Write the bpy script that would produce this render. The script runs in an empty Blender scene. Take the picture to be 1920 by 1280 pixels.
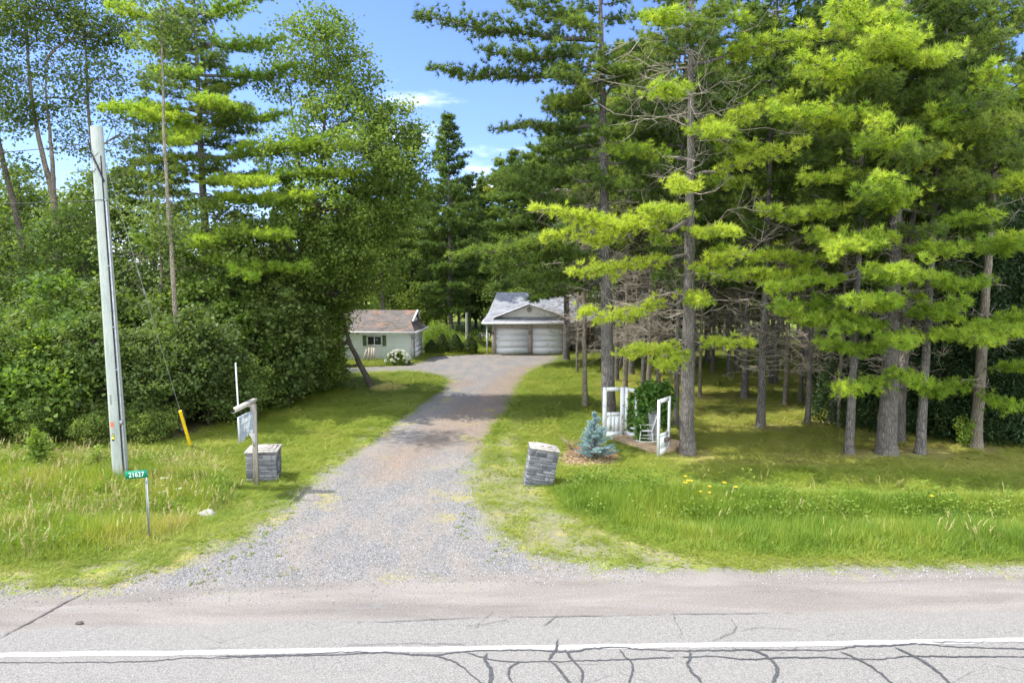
import bpy, math, random
import numpy as np
from mathutils import Vector, Matrix, noise as mnoise
R = math.radians
sc = bpy.context.scene
C = sc.collection
# ------------------------------------------------------------ camera
H = 6.3; PITCH = R(5.35); FPX = 1280.0
cam_d = bpy.data.cameras.new("camera"); cam = bpy.data.objects.new("camera", cam_d); C.objects.link(cam)
cam.location = (0, 0, H); cam.rotation_euler = (R(90) - PITCH, 0, 0)
cam_d.sensor_width = 36; cam_d.lens = 24; cam_d.clip_end = 3000; cam_d.clip_start = 0.1
sc.camera = cam
# ------------------------------------------------------------ light
SUN_AZ = R(-82); SUN_EL = R(57)
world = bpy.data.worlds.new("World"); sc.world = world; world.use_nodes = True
sun_d = bpy.data.lights.new("sun", 'SUN'); sun_d.energy = 3.7; sun_d.angle = R(0.55); sun_d.color = (1, .94, .84)
sun = bpy.data.objects.new("sun", sun_d); C.objects.link(sun)
sdir = Vector((math.sin(SUN_AZ)*math.cos(SUN_EL), math.cos(SUN_AZ)*math.cos(SUN_EL), math.sin(SUN_EL)))
sun.rotation_euler = sdir.to_track_quat('Z', 'Y').to_euler(); sun.location = (-20, 20, 60)
sc.view_settings.view_transform = 'Standard'; sc.view_settings.look = 'None'
sc.view_settings.exposure = 1.15; sc.view_settings.gamma = 1
sc.cycles.max_bounces = 9; sc.cycles.transparent_max_bounces = 4
sc.cycles.diffuse_bounces = 6; sc.cycles.transmission_bounces = 4

def build_world():
    nt = world.node_tree; nt.nodes.clear(); L = nt.links.new
    out = nt.nodes.new('ShaderNodeOutputWorld'); bg = nt.nodes.new('ShaderNodeBackground')
    sky = nt.nodes.new('ShaderNodeTexSky'); sky.sky_type = 'NISHITA'; sky.sun_disc = False
    sky.sun_elevation = SUN_EL; sky.sun_rotation = SUN_AZ % (2*math.pi)
    sky.air_density = 1.0; sky.dust_density = 0.2; sky.ozone_density = 4.0
    tc = nt.nodes.new('ShaderNodeTexCoord')
    mp = nt.nodes.new('ShaderNodeMapping'); mp.inputs['Scale'].default_value = (1, 1, 3.2)
    L(tc.outputs['Generated'], mp.inputs['Vector'])
    nz = nt.nodes.new('ShaderNodeTexNoise'); nz.inputs['Scale'].default_value = 3.4; nz.inputs['Detail'].default_value = 9
    nz.inputs['Roughness'].default_value = .58
    L(mp.outputs[0], nz.inputs['Vector'])
    sep = nt.nodes.new('ShaderNodeSeparateXYZ'); L(tc.outputs['Generated'], sep.inputs[0])
    mr = nt.nodes.new('ShaderNodeMapRange'); mr.inputs['From Min'].default_value = 0.0; mr.inputs['From Max'].default_value = .36
    mr.inputs['To Min'].default_value = .05; mr.inputs['To Max'].default_value = -.16
    L(sep.outputs['Z'], mr.inputs['Value'])
    # unseen clouds added behind the viewer and to the sides for fill light
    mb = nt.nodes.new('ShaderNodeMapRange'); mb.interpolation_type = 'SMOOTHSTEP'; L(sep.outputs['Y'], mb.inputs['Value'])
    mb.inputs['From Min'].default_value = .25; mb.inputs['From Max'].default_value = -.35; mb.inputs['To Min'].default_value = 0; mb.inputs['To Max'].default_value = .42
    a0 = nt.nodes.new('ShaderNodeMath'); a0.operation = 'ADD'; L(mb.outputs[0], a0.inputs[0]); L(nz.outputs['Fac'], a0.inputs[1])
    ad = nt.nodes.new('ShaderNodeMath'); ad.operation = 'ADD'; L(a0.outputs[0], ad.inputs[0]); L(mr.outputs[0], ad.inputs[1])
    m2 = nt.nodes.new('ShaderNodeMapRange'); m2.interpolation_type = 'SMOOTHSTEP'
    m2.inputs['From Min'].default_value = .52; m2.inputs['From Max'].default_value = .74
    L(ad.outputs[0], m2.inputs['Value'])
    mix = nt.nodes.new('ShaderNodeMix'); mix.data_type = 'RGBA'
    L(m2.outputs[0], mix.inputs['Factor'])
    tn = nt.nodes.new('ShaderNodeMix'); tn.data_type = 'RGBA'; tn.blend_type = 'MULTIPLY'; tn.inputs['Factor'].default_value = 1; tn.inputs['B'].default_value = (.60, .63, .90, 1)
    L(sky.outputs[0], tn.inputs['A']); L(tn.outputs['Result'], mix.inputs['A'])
    mix.inputs['B'].default_value = (9.6, 10.1, 10.9, 1)  # cloud colour, brightened to strengthen the fill
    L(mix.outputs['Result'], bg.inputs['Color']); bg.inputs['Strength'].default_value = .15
    L(bg.outputs[0], out.inputs[0])
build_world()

# ------------------------------------------------------------ pixel helpers (photo 1920x1280)
cp, sp_ = math.cos(PITCH), math.sin(PITCH)
def ray(u, v):
    a = (u-960)/FPX; t = (640-v)/FPX
    return np.array([a, cp + t*sp_, -sp_ + t*cp])
def G(u, v, z=0.0):
    d = ray(u, v); s = (z-H)/d[2]; return np.array([d[0]*s, d[1]*s, z])
def P(u, v, Y):
    d = ray(u, v); s = Y/d[1]; return np.array([d[0]*s, Y, H + d[2]*s])
def ss(x, a, b):
    t = np.clip((x-a)/(b-a), 0, 1); return t*t*(3-2*t)
def gh(x, y):
    """terrain height: two roadside ditches and faint rolling"""
    x = np.asarray(x, float); y = np.asarray(y, float)
    h = 0.0
    yr = 17.6 - .02*x
    h = h - .42*np.exp(-((y-yr)/1.15)**2)*ss(x, 1.9, 4.6)
    yl = 17.9 - .05*(x+8)
    h = h - .34*np.exp(-((y-yl)/1.3)**2)*ss(-x, 6.6, 9.6)
    far = ss(y, 26, 40)
    h = h + far*.05*np.sin(x*.31+1)*np.sin(y*.23)
    return h
def GZ(u, v):
    p = G(u, v)
    for _ in range(4):
        p = G(u, v, float(gh(p[0], p[1])))
    return p

# ------------------------------------------------------------ mesh builder
class MB:
    def __init__(s): s.v = []; s.t = []; s.q = []; s.n = 0; s.a = []
    def add(s, v, f, tint=0.5):
        v = np.asarray(v, np.float32).reshape(-1, 3); f = np.asarray(f, np.int64)
        if len(v) == 0: return
        s.v.append(v)
        s.a.append(np.full(len(v), tint, np.float32) if np.isscalar(tint) else np.asarray(tint, np.float32))
        if f.shape[1] == 3: s.t.append(f + s.n)
        else: s.q.append(f + s.n)
        s.n += len(v)
    def box(s, c, size, rot=0, tilt=None, tint=.5):
        x, y, z = [k/2 for k in size]
        v = np.array([[-x,-y,-z],[x,-y,-z],[x,y,-z],[-x,y,-z],[-x,-y,z],[x,-y,z],[x,y,z],[-x,y,z]])
        if tilt is not None: v = v @ np.asarray(tilt).T
        if rot:
            c_, s_ = math.cos(rot), math.sin(rot); v = v @ np.array([[c_,-s_,0],[s_,c_,0],[0,0,1]]).T
        s.add(v + np.asarray(c), [[0,3,2,1],[4,5,6,7],[0,1,5,4],[1,2,6,5],[2,3,7,6],[3,0,4,7]], tint)
    def prism(s, poly, d0, d1):
        """poly: list of 3D pts (planar), extruded between offsets d0,d1 (vectors)"""
        p = np.asarray(poly, float); n = len(p)
        s.add(np.vstack([p+np.asarray(d0), p+np.asarray(d1)]), [[i, (i+1) % n, n+(i+1) % n, n+i] for i in range(n)])
        for off in (d0, d1):
            c = p.mean(0)+np.asarray(off)
            s.add(np.vstack([p+np.asarray(off), c[None]]), [[i, (i+1) % n, n] for i in range(n)])
    def bar(s, a, b, w, h=None, up=(0,0,1), tint=.5):
        a = np.asarray(a, float); b = np.asarray(b, float); h = h or w
        d = b-a; L = np.linalg.norm(d); d = d/L; up = np.asarray(up, float)
        sd = np.cross(d, up)
        if np.linalg.norm(sd) < 1e-3: sd = np.cross(d, (1, 0, 0))
        sd /= np.linalg.norm(sd); u = np.cross(sd, d)
        M = np.stack([sd, d, u], 1)
        s.box((a+b)/2, (w, L, h), tilt=M, tint=tint)
    def tube(s, path, rad, sides=6, tint=.5, cap=False):
        p = np.asarray(path, float); n = len(p)
        r = np.full(n, rad) if np.isscalar(rad) else np.asarray(rad, float)
        t = np.gradient(p, axis=0); t /= np.linalg.norm(t, axis=1)[:, None]+1e-9
        ref = np.array([0., 0., 1.]) if abs(t[0][2]) < .8 else np.array([1., 0., 0.])
        a = np.cross(t, ref); a /= np.linalg.norm(a, axis=1)[:, None]+1e-9
        b = np.cross(t, a)
        th = np.arange(sides)*2*math.pi/sides
        v = p[:, None, :] + r[:, None, None]*(np.cos(th)[None, :, None]*a[:, None, :] + np.sin(th)[None, :, None]*b[:, None, :])
        i = np.arange(n-1)[:, None]*sides; j = np.arange(sides)[None, :]; j2 = (j+1) % sides
        f = np.stack([i+j, i+j2, i+sides+j2, i+sides+j], -1).reshape(-1, 4)
        s.add(v.reshape(-1, 3), f, tint)
        if cap:
            for k, e in ((0, -1), (n-1, 1)):
                s.add(np.vstack([v[k], p[k][None]]), [[x, (x+1) % sides, sides] for x in range(sides)], tint)
    def inst(s, tv, tf, pos, rot, scale, tint):
        """instances of a template: pos (n,3) rot (n,3,3) scale (n,) or (n,3)"""
        n = len(pos); k = len(tv)
        sc_ = np.asarray(scale, float)
        vv = tv[None]*(sc_[:, None, None] if sc_.ndim == 1 else sc_[:, None, :])
        v = np.einsum('nij,nkj->nki', rot, vv) + np.asarray(pos)[:, None, :]
        f = (np.asarray(tf)[None] + (np.arange(n)*k)[:, None, None]).reshape(-1, np.asarray(tf).shape[1])
        s.add(v.reshape(-1, 3), f, np.repeat(np.asarray(tint, np.float32), k))
    def build(s, name, mats, parent=None, smooth=False, origin=None):
        m = bpy.data.meshes.new(name)
        v = np.vstack(s.v)
        if origin is not None: v = v - np.asarray(origin, np.float32)
        t = np.vstack(s.t) if s.t else np.zeros((0, 3), int); q = np.vstack(s.q) if s.q else np.zeros((0, 4), int)
        m.vertices.add(len(v)); m.vertices.foreach_set('co', v.astype(np.float32).ravel())
        nl = len(t)*3+len(q)*4; m.loops.add(nl)
        m.loops.foreach_set('vertex_index', np.concatenate([t.ravel(), q.ravel()]).astype(np.int32))
        m.polygons.add(len(t)+len(q))
        st = np.concatenate([np.arange(len(t))*3, len(t)*3+np.arange(len(q))*4]).astype(np.int32)
        m.polygons.foreach_set('loop_start', st)
        if smooth: m.polygons.foreach_set('use_smooth', np.ones(len(st), bool))
        at = m.attributes.new('tint', 'FLOAT', 'POINT'); at.data.foreach_set('value', np.concatenate(s.a))
        m.update(calc_edges=True)
        m.materials.append(mats)
        o = bpy.data.objects.new(name, m); C.objects.link(o)
        if parent: o.parent = parent
        return o

def tag(o, label=None, cat=None, group=None, kind=None):
    if label: o['label'] = label
    if cat: o['category'] = cat
    if group: o['group'] = group
    if kind: o['kind'] = kind
    return o
def thing(name, label, cat, loc=(0,0,0), rz=0, group=None):
    o = bpy.data.objects.new(name, None); C.objects.link(o); o.empty_display_size = .3
    o.location = [float(k) for k in loc]; o.rotation_euler = (0, 0, rz)
    return tag(o, label, cat, group)
def dup(root, loc, rz, s=1.0, label=None, group=None, tilt=(0, 0)):
    r = root.copy(); C.objects.link(r); r.location = [float(k) for k in loc]; r.rotation_euler = (tilt[0], tilt[1], rz)
    r.scale = (s, s, s) if np.isscalar(s) else s
    if label: r['label'] = label
    if group: r['group'] = group
    for ch in list(root.children):
        c = ch.copy(); C.objects.link(c); c.parent = r
        for g in ch.children:
            d = g.copy(); C.objects.link(d); d.parent = c
    return r

# ------------------------------------------------------------ material kit
class Mt:
    def __init__(s, name):
        s.m = bpy.data.materials.new(name); s.m.use_nodes = True; s.nt = s.m.node_tree; s.nt.nodes.clear()
        s.out = s.nt.nodes.new('ShaderNodeOutputMaterial')
    def n(s, t): return s.nt.nodes.new(t)
    def set(s, inp, v):
        if hasattr(v, 'links') or isinstance(v, bpy.types.NodeSocket): s.nt.links.new(v, inp)
        elif isinstance(v, (tuple, list)) and len(v) == 3 and inp.type == 'RGBA': inp.default_value = (*v, 1)
        else: inp.default_value = v
    def pos(s): return s.n('ShaderNodeNewGeometry').outputs['Position']
    def obj(s): return s.n('ShaderNodeTexCoord').outputs['Object']
    def mapv(s, v, scale=(1, 1, 1), loc=(0, 0, 0), rot=(0, 0, 0)):
        k = s.n('ShaderNodeMapping'); s.set(k.inputs[0], v); k.inputs['Scale'].default_value = scale
        k.inputs['Location'].default_value = loc; k.inputs['Rotation'].default_value = rot; return k.outputs[0]
    def noise(s, v, scale, detail=4, rough=.55, dist=0):
        k = s.n('ShaderNodeTexNoise'); s.set(k.inputs['Vector'], v); k.inputs['Scale'].default_value = scale
        k.inputs['Detail'].default_value = detail; k.inputs['Roughness'].default_value = rough
        k.inputs['Distortion'].default_value = dist; return k.outputs['Fac']
    def vor(s, v, scale, feature='F1', out='Distance', rand=1):
        k = s.n('ShaderNodeTexVoronoi'); k.feature = feature; s.set(k.inputs['Vector'], v)
        k.inputs['Scale'].default_value = scale; k.inputs['Randomness'].default_value = rand; return k.outputs[out]
    def attr(s, nme): k = s.n('ShaderNodeAttribute'); k.attribute_name = nme; return k.outputs['Fac']
    def rnd(s): return s.n('ShaderNodeObjectInfo').outputs['Random']
    def math(s, op, a, b=0.0, c=0.0):
        k = s.n('ShaderNodeMath'); k.operation = op; s.set(k.inputs[0], a); s.set(k.inputs[1], b); s.set(k.inputs[2], c); return k.outputs[0]
    def mr(s, v, a, b, c=0.0, d=1.0, smooth=True):
        k = s.n('ShaderNodeMapRange'); k.interpolation_type = 'SMOOTHSTEP' if smooth else 'LINEAR'
        s.set(k.inputs['Value'], v)
        for nme, x in zip(('From Min', 'From Max', 'To Min', 'To Max'), (a, b, c, d)): s.set(k.inputs[nme], x)
        return k.outputs['Result']
    def mix(s, f, a, b, mode='MIX'):
        k = s.n('ShaderNodeMix'); k.data_type = 'RGBA'; k.blend_type = mode
        s.set(k.inputs['Factor'], f); s.set(k.inputs['A'], a); s.set(k.inputs['B'], b); return k.outputs['Result']
    def sep(s, v): k = s.n('ShaderNodeSeparateXYZ'); s.set(k.inputs[0], v); return k.outputs
    def ramp(s, f, stops):
        k = s.n('ShaderNodeValToRGB'); s.set(k.inputs[0], f); e = k.color_ramp.elements
        while len(e) < len(stops): e.new(.5)
        for el, (p, c) in zip(e, stops): el.position = p; el.color = (*c, 1)
        return k.outputs[0]
    def bump(s, h, strength=.5, dist=.02, normal=None):
        k = s.n('ShaderNodeBump'); s.set(k.inputs['Height'], h); k.inputs['Strength'].default_value = strength
        k.inputs['Distance'].default_value = dist
        if normal: s.set(k.inputs['Normal'], normal)
        return k.outputs[0]
    def pr(s, col, rough=.8, spec=.3, normal=None, metal=0.0):
        k = s.n('ShaderNodeBsdfPrincipled'); s.set(k.inputs['Base Color'], col); s.set(k.inputs['Roughness'], rough)
        k.inputs['Specular IOR Level'].default_value = spec; s.set(k.inputs['Metallic'], metal)
        if normal is not None: s.set(k.inputs['Normal'], normal)
        return k.outputs[0]
    def done(s, sh): s.nt.links.new(sh, s.out.inputs['Surface']); return s.m

def foliage(name, stops, trans=.4, tcol=None, rough=.5, spec=.3, hue=.5):
    m = Mt(name); t = m.attr('tint'); r = m.rnd()
    f = m.math('ADD', t, m.math('MULTIPLY', m.math('SUBTRACT', r, .5), .3))
    f = m.math('ADD', f, m.math('MULTIPLY', m.math('SUBTRACT', m.noise(m.obj(), hue, 2), .5), .7))
    c = m.ramp(f, stops)
    tc = m.mix(1.0, c, tcol or (1.2, 1.25, .6), 'MULTIPLY')
    a = m.pr(c, rough, spec)
    b = m.n('ShaderNodeBsdfTranslucent'); m.set(b.inputs[0], tc)
    x = m.n('ShaderNodeMixShader'); x.inputs[0].default_value = trans
    m.nt.links.new(a, x.inputs[1]); m.nt.links.new(b.outputs[0], x.inputs[2])
    return m.done(x.outputs[0])
M = {}
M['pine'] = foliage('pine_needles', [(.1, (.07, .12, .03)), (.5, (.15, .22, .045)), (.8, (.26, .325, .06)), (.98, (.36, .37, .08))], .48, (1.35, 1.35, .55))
M['pine_bright'] = foliage('sunlit_pine_needles', [(.05, (.13, .225, .033)), (.5, (.27, .38, .05)), (.9, (.43, .49, .07))], .5, (1.25, 1.35, .5))  # lighter copy of the pine needles; sunlight on the boughs put into the colour
M['pine_dark'] = foliage('far_pine_needles', [(.1, (.055, .095, .028)), (.55, (.115, .18, .042)), (.95, (.22, .28, .06))], .45, (1.35, 1.4, .6))
M['leaf'] = foliage('broad_leaves', [(.05, (.06, .105, .03)), (.5, (.13, .195, .048)), (.95, (.26, .32, .075))], .45, (1.4, 1.45, .6), .55, .22)
M['leaf_light'] = foliage('light_broad_leaves', [(.05, (.08, .135, .03)), (.5, (.165, .24, .05)), (.95, (.29, .35, .08))], .5, (1.3, 1.35, .6), .6, .2)
M['leaf_poplar'] = foliage('poplar_leaves', [(.05, (.06, .095, .03)), (.5, (.11, .165, .045)), (.95, (.2, .26, .07))], .42, (1.4, 1.4, .6), .55, .25)
M['leaf_bright'] = foliage('vine_leaves', [(.05, (.07, .13, .03)), (.5, (.13, .21, .04)), (.95, (.21, .30, .06))], .42, (1.4, 1.4, .5), .6, .2)
M['vine'] = foliage('grape_leaves', [(.05, (.06, .14, .025)), (.5, (.12, .235, .04)), (.95, (.19, .33, .055))], .3, None, .4, .4)
M['cedar'] = foliage('cedar_leaves', [(.05, (.02, .045, .016)), (.5, (.035, .07, .02)), (.95, (.06, .11, .03))], .25)
M['spruce'] = foliage('blue_spruce_needles', [(.05, (.16, .26, .25)), (.5, (.27, .40, .40)), (.95, (.42, .55, .56))], .12, (1, 1, 1))
M['yew'] = foliage('clipped_shrub_leaves', [(.05, (.035, .065, .015)), (.5, (.06, .10, .02)), (.95, (.11, .15, .03))], .25)
M['grass'] = foliage('grass_blades', [(.0, (.10, .19, .026)), (.35, (.20, .31, .04)), (.65, (.32, .385, .065)), (.85, (.42, .40, .13)), (1, (.55, .46, .24))], .42, (1.3, 1.25, .5), .5, .3)
M['lawn_blade'] = foliage('lawn_blades', [(.0, (.12, .195, .028)), (.5, (.235, .30, .042)), (1, (.38, .38, .10))], .35, (1.3, 1.25, .5), .6, .2)
M['weed'] = foliage('weed_leaves', [(.0, (.11, .18, .03)), (.5, (.18, .27, .045)), (1, (.28, .37, .08))], .4, (1.3, 1.3, .5), .65, .15)
M['dry'] = foliage('dry_stalks', [(.0, (.28, .20, .12)), (.5, (.42, .33, .2)), (1, (.55, .46, .3))], .2, (1, 1, .8))
M['hay'] = foliage('cut_grass', [(.0, (.26, .24, .07)), (.5, (.42, .38, .12)), (1, (.55, .5, .2))], .2, (1, 1, .8))
M['petal_w'] = foliage('white_petals', [(0, (.6, .62, .5)), (1, (.85, .85, .8))], .3, (1, 1, 1))
M['petal_y'] = foliage('yellow_petals', [(0, (.75, .45, .02)), (1, (.85, .6, .05))], .3, (1, 1, 1))

def simple(name, col, rough=.7, var=.15, scale=6, bump=.0, metal=0, spec=.3, stretch=(1,1,1), dist=.01):
    m = Mt(name); v = m.mapv(m.obj(), stretch); nz = m.noise(v, scale, 5, .6)
    lo = tuple(max(0, k*(1-var*1.6)) for k in col); hi = tuple(min(1, k*(1+var*1.4)) for k in col)
    c = m.ramp(nz, [(.3, lo), (.72, hi)])
    nm = m.bump(m.noise(v, scale*3, 6, .65), bump, dist) if bump else None
    return m.done(m.pr(c, rough, spec, nm, metal))
def bark_mat(name, lo, hi, moss=0):
    m = Mt(name); v = m.mapv(m.obj(), (1, 1, .16))
    vo = m.vor(v, 22, 'DISTANCE_TO_EDGE'); n1 = m.noise(v, 14, 6, .65, .4); n2 = m.noise(m.obj(), 1.3, 3)
    h = m.math('ADD', m.mr(vo, 0, .25), m.math('MULTIPLY', n1, .7))
    c = m.ramp(m.math('MULTIPLY', h, .62), [(.12, lo), (.75, hi)])
    c = m.mix(m.mr(n2, .45, .7, 0, .5), c, tuple(k*1.35 for k in hi))
    c = m.mix(m.mr(m.noise(m.obj(), 5, 3), .62, .72, 0, .35), c, (.30, .32, .28))
    c = m.mix(m.math('MULTIPLY', m.rnd(), .35), c, (.12, .1, .085))
    return m.done(m.pr(c, .92, .15, m.bump(h, .8, .03)))
M['bark'] = bark_mat('pine_bark', (.055, .050, .046), (.20, .185, .17))
M['bark_pale'] = bark_mat('pale_bark', (.11, .095, .07), (.30, .26, .2))
M['bark_dark'] = bark_mat('dark_bark', (.04, .034, .028), (.13, .11, .09))
M['twig'] = simple('dead_twigs', (.33, .285, .23), .9, .3, 3)
M['pole_wood'] = None

# ------------------------------------------------------------ foliage templates
rs = np.random.RandomState(7)
def rand_rot(n, axis=None, rnd=rs, spread=1.0):
    """rotation matrices whose local z points along axis (n,3) (or random)"""
    if axis is None: axis = rnd.normal(size=(n, 3))
    z = axis/(np.linalg.norm(axis, axis=1)[:, None]+1e-9)
    r = rnd.normal(size=(n, 3)); x = np.cross(r, z); x /= np.linalg.norm(x, axis=1)[:, None]+1e-9
    return np.stack([x, np.cross(z, x), z], -1)
def tuft_template(n=11, w=.018, seed=1, lo=.25, hi=1.35):
    r = np.random.RandomState(seed); V = []; F = []
    for k in range(n):
        th = r.uniform(0, 2*math.pi); ph = r.uniform(lo, hi)
        d = np.array([math.sin(ph)*math.cos(th), math.sin(ph)*math.sin(th), math.cos(ph)])*r.uniform(.75, 1.1)
        s_ = np.cross(d, r.normal(size=3)); s_ /= np.linalg.norm(s_)
        b = d*.05
        V += [b - s_*w*3, b + s_*w*3, d]; F.append([3*k, 3*k+1, 3*k+2])
    return np.array(V), np.array(F)
TUFTS = [tuft_template(22, .022, s, .15, 1.5) for s in range(5)]
TUFTS_FAR = [tuft_template(9, .048, s+20) for s in range(4)]
LEAF = (np.array([[0, 0, 0], [-.36, .45, .10], [0, 1, -.06], [.36, .45, .10]]), np.array([[0, 1, 2, 3]]))
LEAF_T = (np.array([[0, 0, 0], [.30, .5, .05], [0, 1, -.05], [-.30, .5, .05]]), np.array([[0, 1, 2], [0, 2, 3]]))

def bez(a, b, c, n):
    t = np.linspace(0, 1, n)[:, None]
    return (1-t)**2*a + 2*t*(1-t)*b + t*t*c
def nz3(p, f=1.0, seed=0):
    return np.array([mnoise.noise(Vector(q)*f+Vector((seed, 3.1*seed, 0))) for q in p])

def bough(nd, wd, root, tip, width, rnd, size=.21, dens=1.0, far=False, tint=.5, r0=None, bare=.2, thick=.12):
    """one pine bough: a curved limb with flat fans of side shoots thick with needle tufts"""
    root = np.asarray(root, float); tip = np.asarray(tip, float); d = tip-root; L = np.linalg.norm(d)
    if L < .2: return
    mid = (root+tip)/2 + np.array([0, 0, rnd.uniform(-.13, .02)*L])
    n = 9; path = bez(root, mid, tip, n); path[1:-1] += rnd.normal(size=(n-2, 3))*.018*L
    r0 = r0 or (.014*L+.012)
    wd.tube(path, np.linspace(r0, .006, n), 4 if far else 5)
    dn = d/L; side = np.cross(dn, (0, 0, 1)); side /= np.linalg.norm(side)+1e-9
    up = np.array([0, 0, 1.])
    nl = max(6, int(L*(4.2 if far else 6.5)*dens))
    Ps = []; As = []; Ts = []
    for k in range(nl):
        t = bare + (1-bare)*((k+rnd.rand())/nl)
        i = min(int(t*(n-1)), n-2); f = t*(n-1)-i; p0 = path[i]*(1-f)+path[i+1]*f
        sh = math.sin(math.pi*min(1, ((t-bare)/(1-bare))*.80+.22))**.8
        w = width*sh*rnd.uniform(.45, 1.1)
        sg = 1 if k % 2 else -1
        dir_ = side*sg*rnd.uniform(.6, 1) + dn*rnd.uniform(.35, 1.0) + up*rnd.uniform(-.12, .22)
        dir_ /= np.linalg.norm(dir_)
        m = max(2, int(w/(.17 if far else .115)))
        s_ = (np.arange(m)+rnd.rand(m))/m*w
        q = p0 + dir_*s_[:, None] + up*(.12*(s_/max(w, .1))**2*w)[:, None] + rnd.normal(size=(m, 3))*[thick, thick, thick*.8]
        if not far or k % 2: wd.tube(np.array([p0, p0+dir_*w*.55, p0+dir_*w+up*.1*w]), [.009, .006, .003], 3)
        Ps.append(q); As.append(np.tile(dir_*.8+up*.55, (m, 1))+rnd.normal(size=(m, 3))*.35)
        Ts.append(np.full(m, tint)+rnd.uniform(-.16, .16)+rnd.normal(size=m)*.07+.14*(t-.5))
    # clothe the leader
    m = int(L*7*dens); t = rnd.uniform(bare, 1, m); idx = np.minimum((t*(n-1)).astype(int), n-2); f = (t*(n-1)-idx)[:, None]
    Ps.append(path[idx]*(1-f)+path[idx+1]*f+rnd.normal(size=(m, 3))*thick*.8); As.append(np.tile(dn*.6+up*.5, (m, 1))+rnd.normal(size=(m, 3))*.4); Ts.append(np.full(m, tint+.03)+rnd.normal(size=m)*.08)
    Ps = np.vstack(Ps); As = np.vstack(As); Ts = np.concatenate(Ts)
    T = TUFTS_FAR if far else TUFTS
    ch = rnd.randint(0, len(T), len(Ps))
    for c_ in range(len(T)):
        k = ch == c_
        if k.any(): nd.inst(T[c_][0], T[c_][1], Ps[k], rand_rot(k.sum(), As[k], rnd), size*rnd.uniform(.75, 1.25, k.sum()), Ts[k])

def dead_branch(wd, root, d, L, rnd, r0=.02, twigs=7):
    root = np.asarray(root, float); d = np.asarray(d, float); d = d/np.linalg.norm(d)
    n = 7; tip = root + d*L + np.array([0, 0, rnd.uniform(-.05, .25)*L])
    path = bez(root, root+d*L*.5+rnd.normal(size=3)*.1*L, tip, n); path[1:-1] += rnd.normal(size=(n-2, 3))*.03*L
    wd.tube(path, np.linspace(r0, .005, n), 4)
    for k in range(twigs):
        t = rnd.uniform(.25, .98); i = min(int(t*(n-1)), n-2); p0 = path[i]
        l2 = L*rnd.uniform(.18, .5)*(1.15-t*.5); dd = d*.6+rnd.normal(size=3)*.65; dd /= np.linalg.norm(dd)
        e = p0+dd*l2; m_ = (p0+e)/2+rnd.normal(size=3)*.1*l2
        wd.tube(np.array([p0, m_, e]), [.008, .006, .003], 3)
        for j in range(2):
            e2 = m_+(dd*.5+rnd.normal(size=3)*.6)*l2*.5
            wd.tube(np.array([m_, e2]), [.005, .002], 3)

def trunk_tube(wd, path, r_base, r_top, sides=14, flare=1.45, rnd=None, origin=0):
    p = np.asarray(path, float); n = 26
    t = np.linspace(0, 1, n); s_ = np.linspace(0, 1, len(p))
    # finer near base
    t = t**1.35
    q = np.stack([np.interp(t, s_, p[:, k]) for k in range(3)], 1)
    Ltot = np.linalg.norm(p[-1]-p[0])
    r = r_base*(1-t)+r_top*t
    zz = t*Ltot
    r = r*(1+(flare-1)*np.exp(-zz/.32))
    if rnd is not None: r = r*(1+rnd.normal(size=n)*.018); q[1:, :2] += rnd.normal(size=(n-1, 2))*.012
    wd.tube(q, r, sides)
    # root flares
    return q

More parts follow.
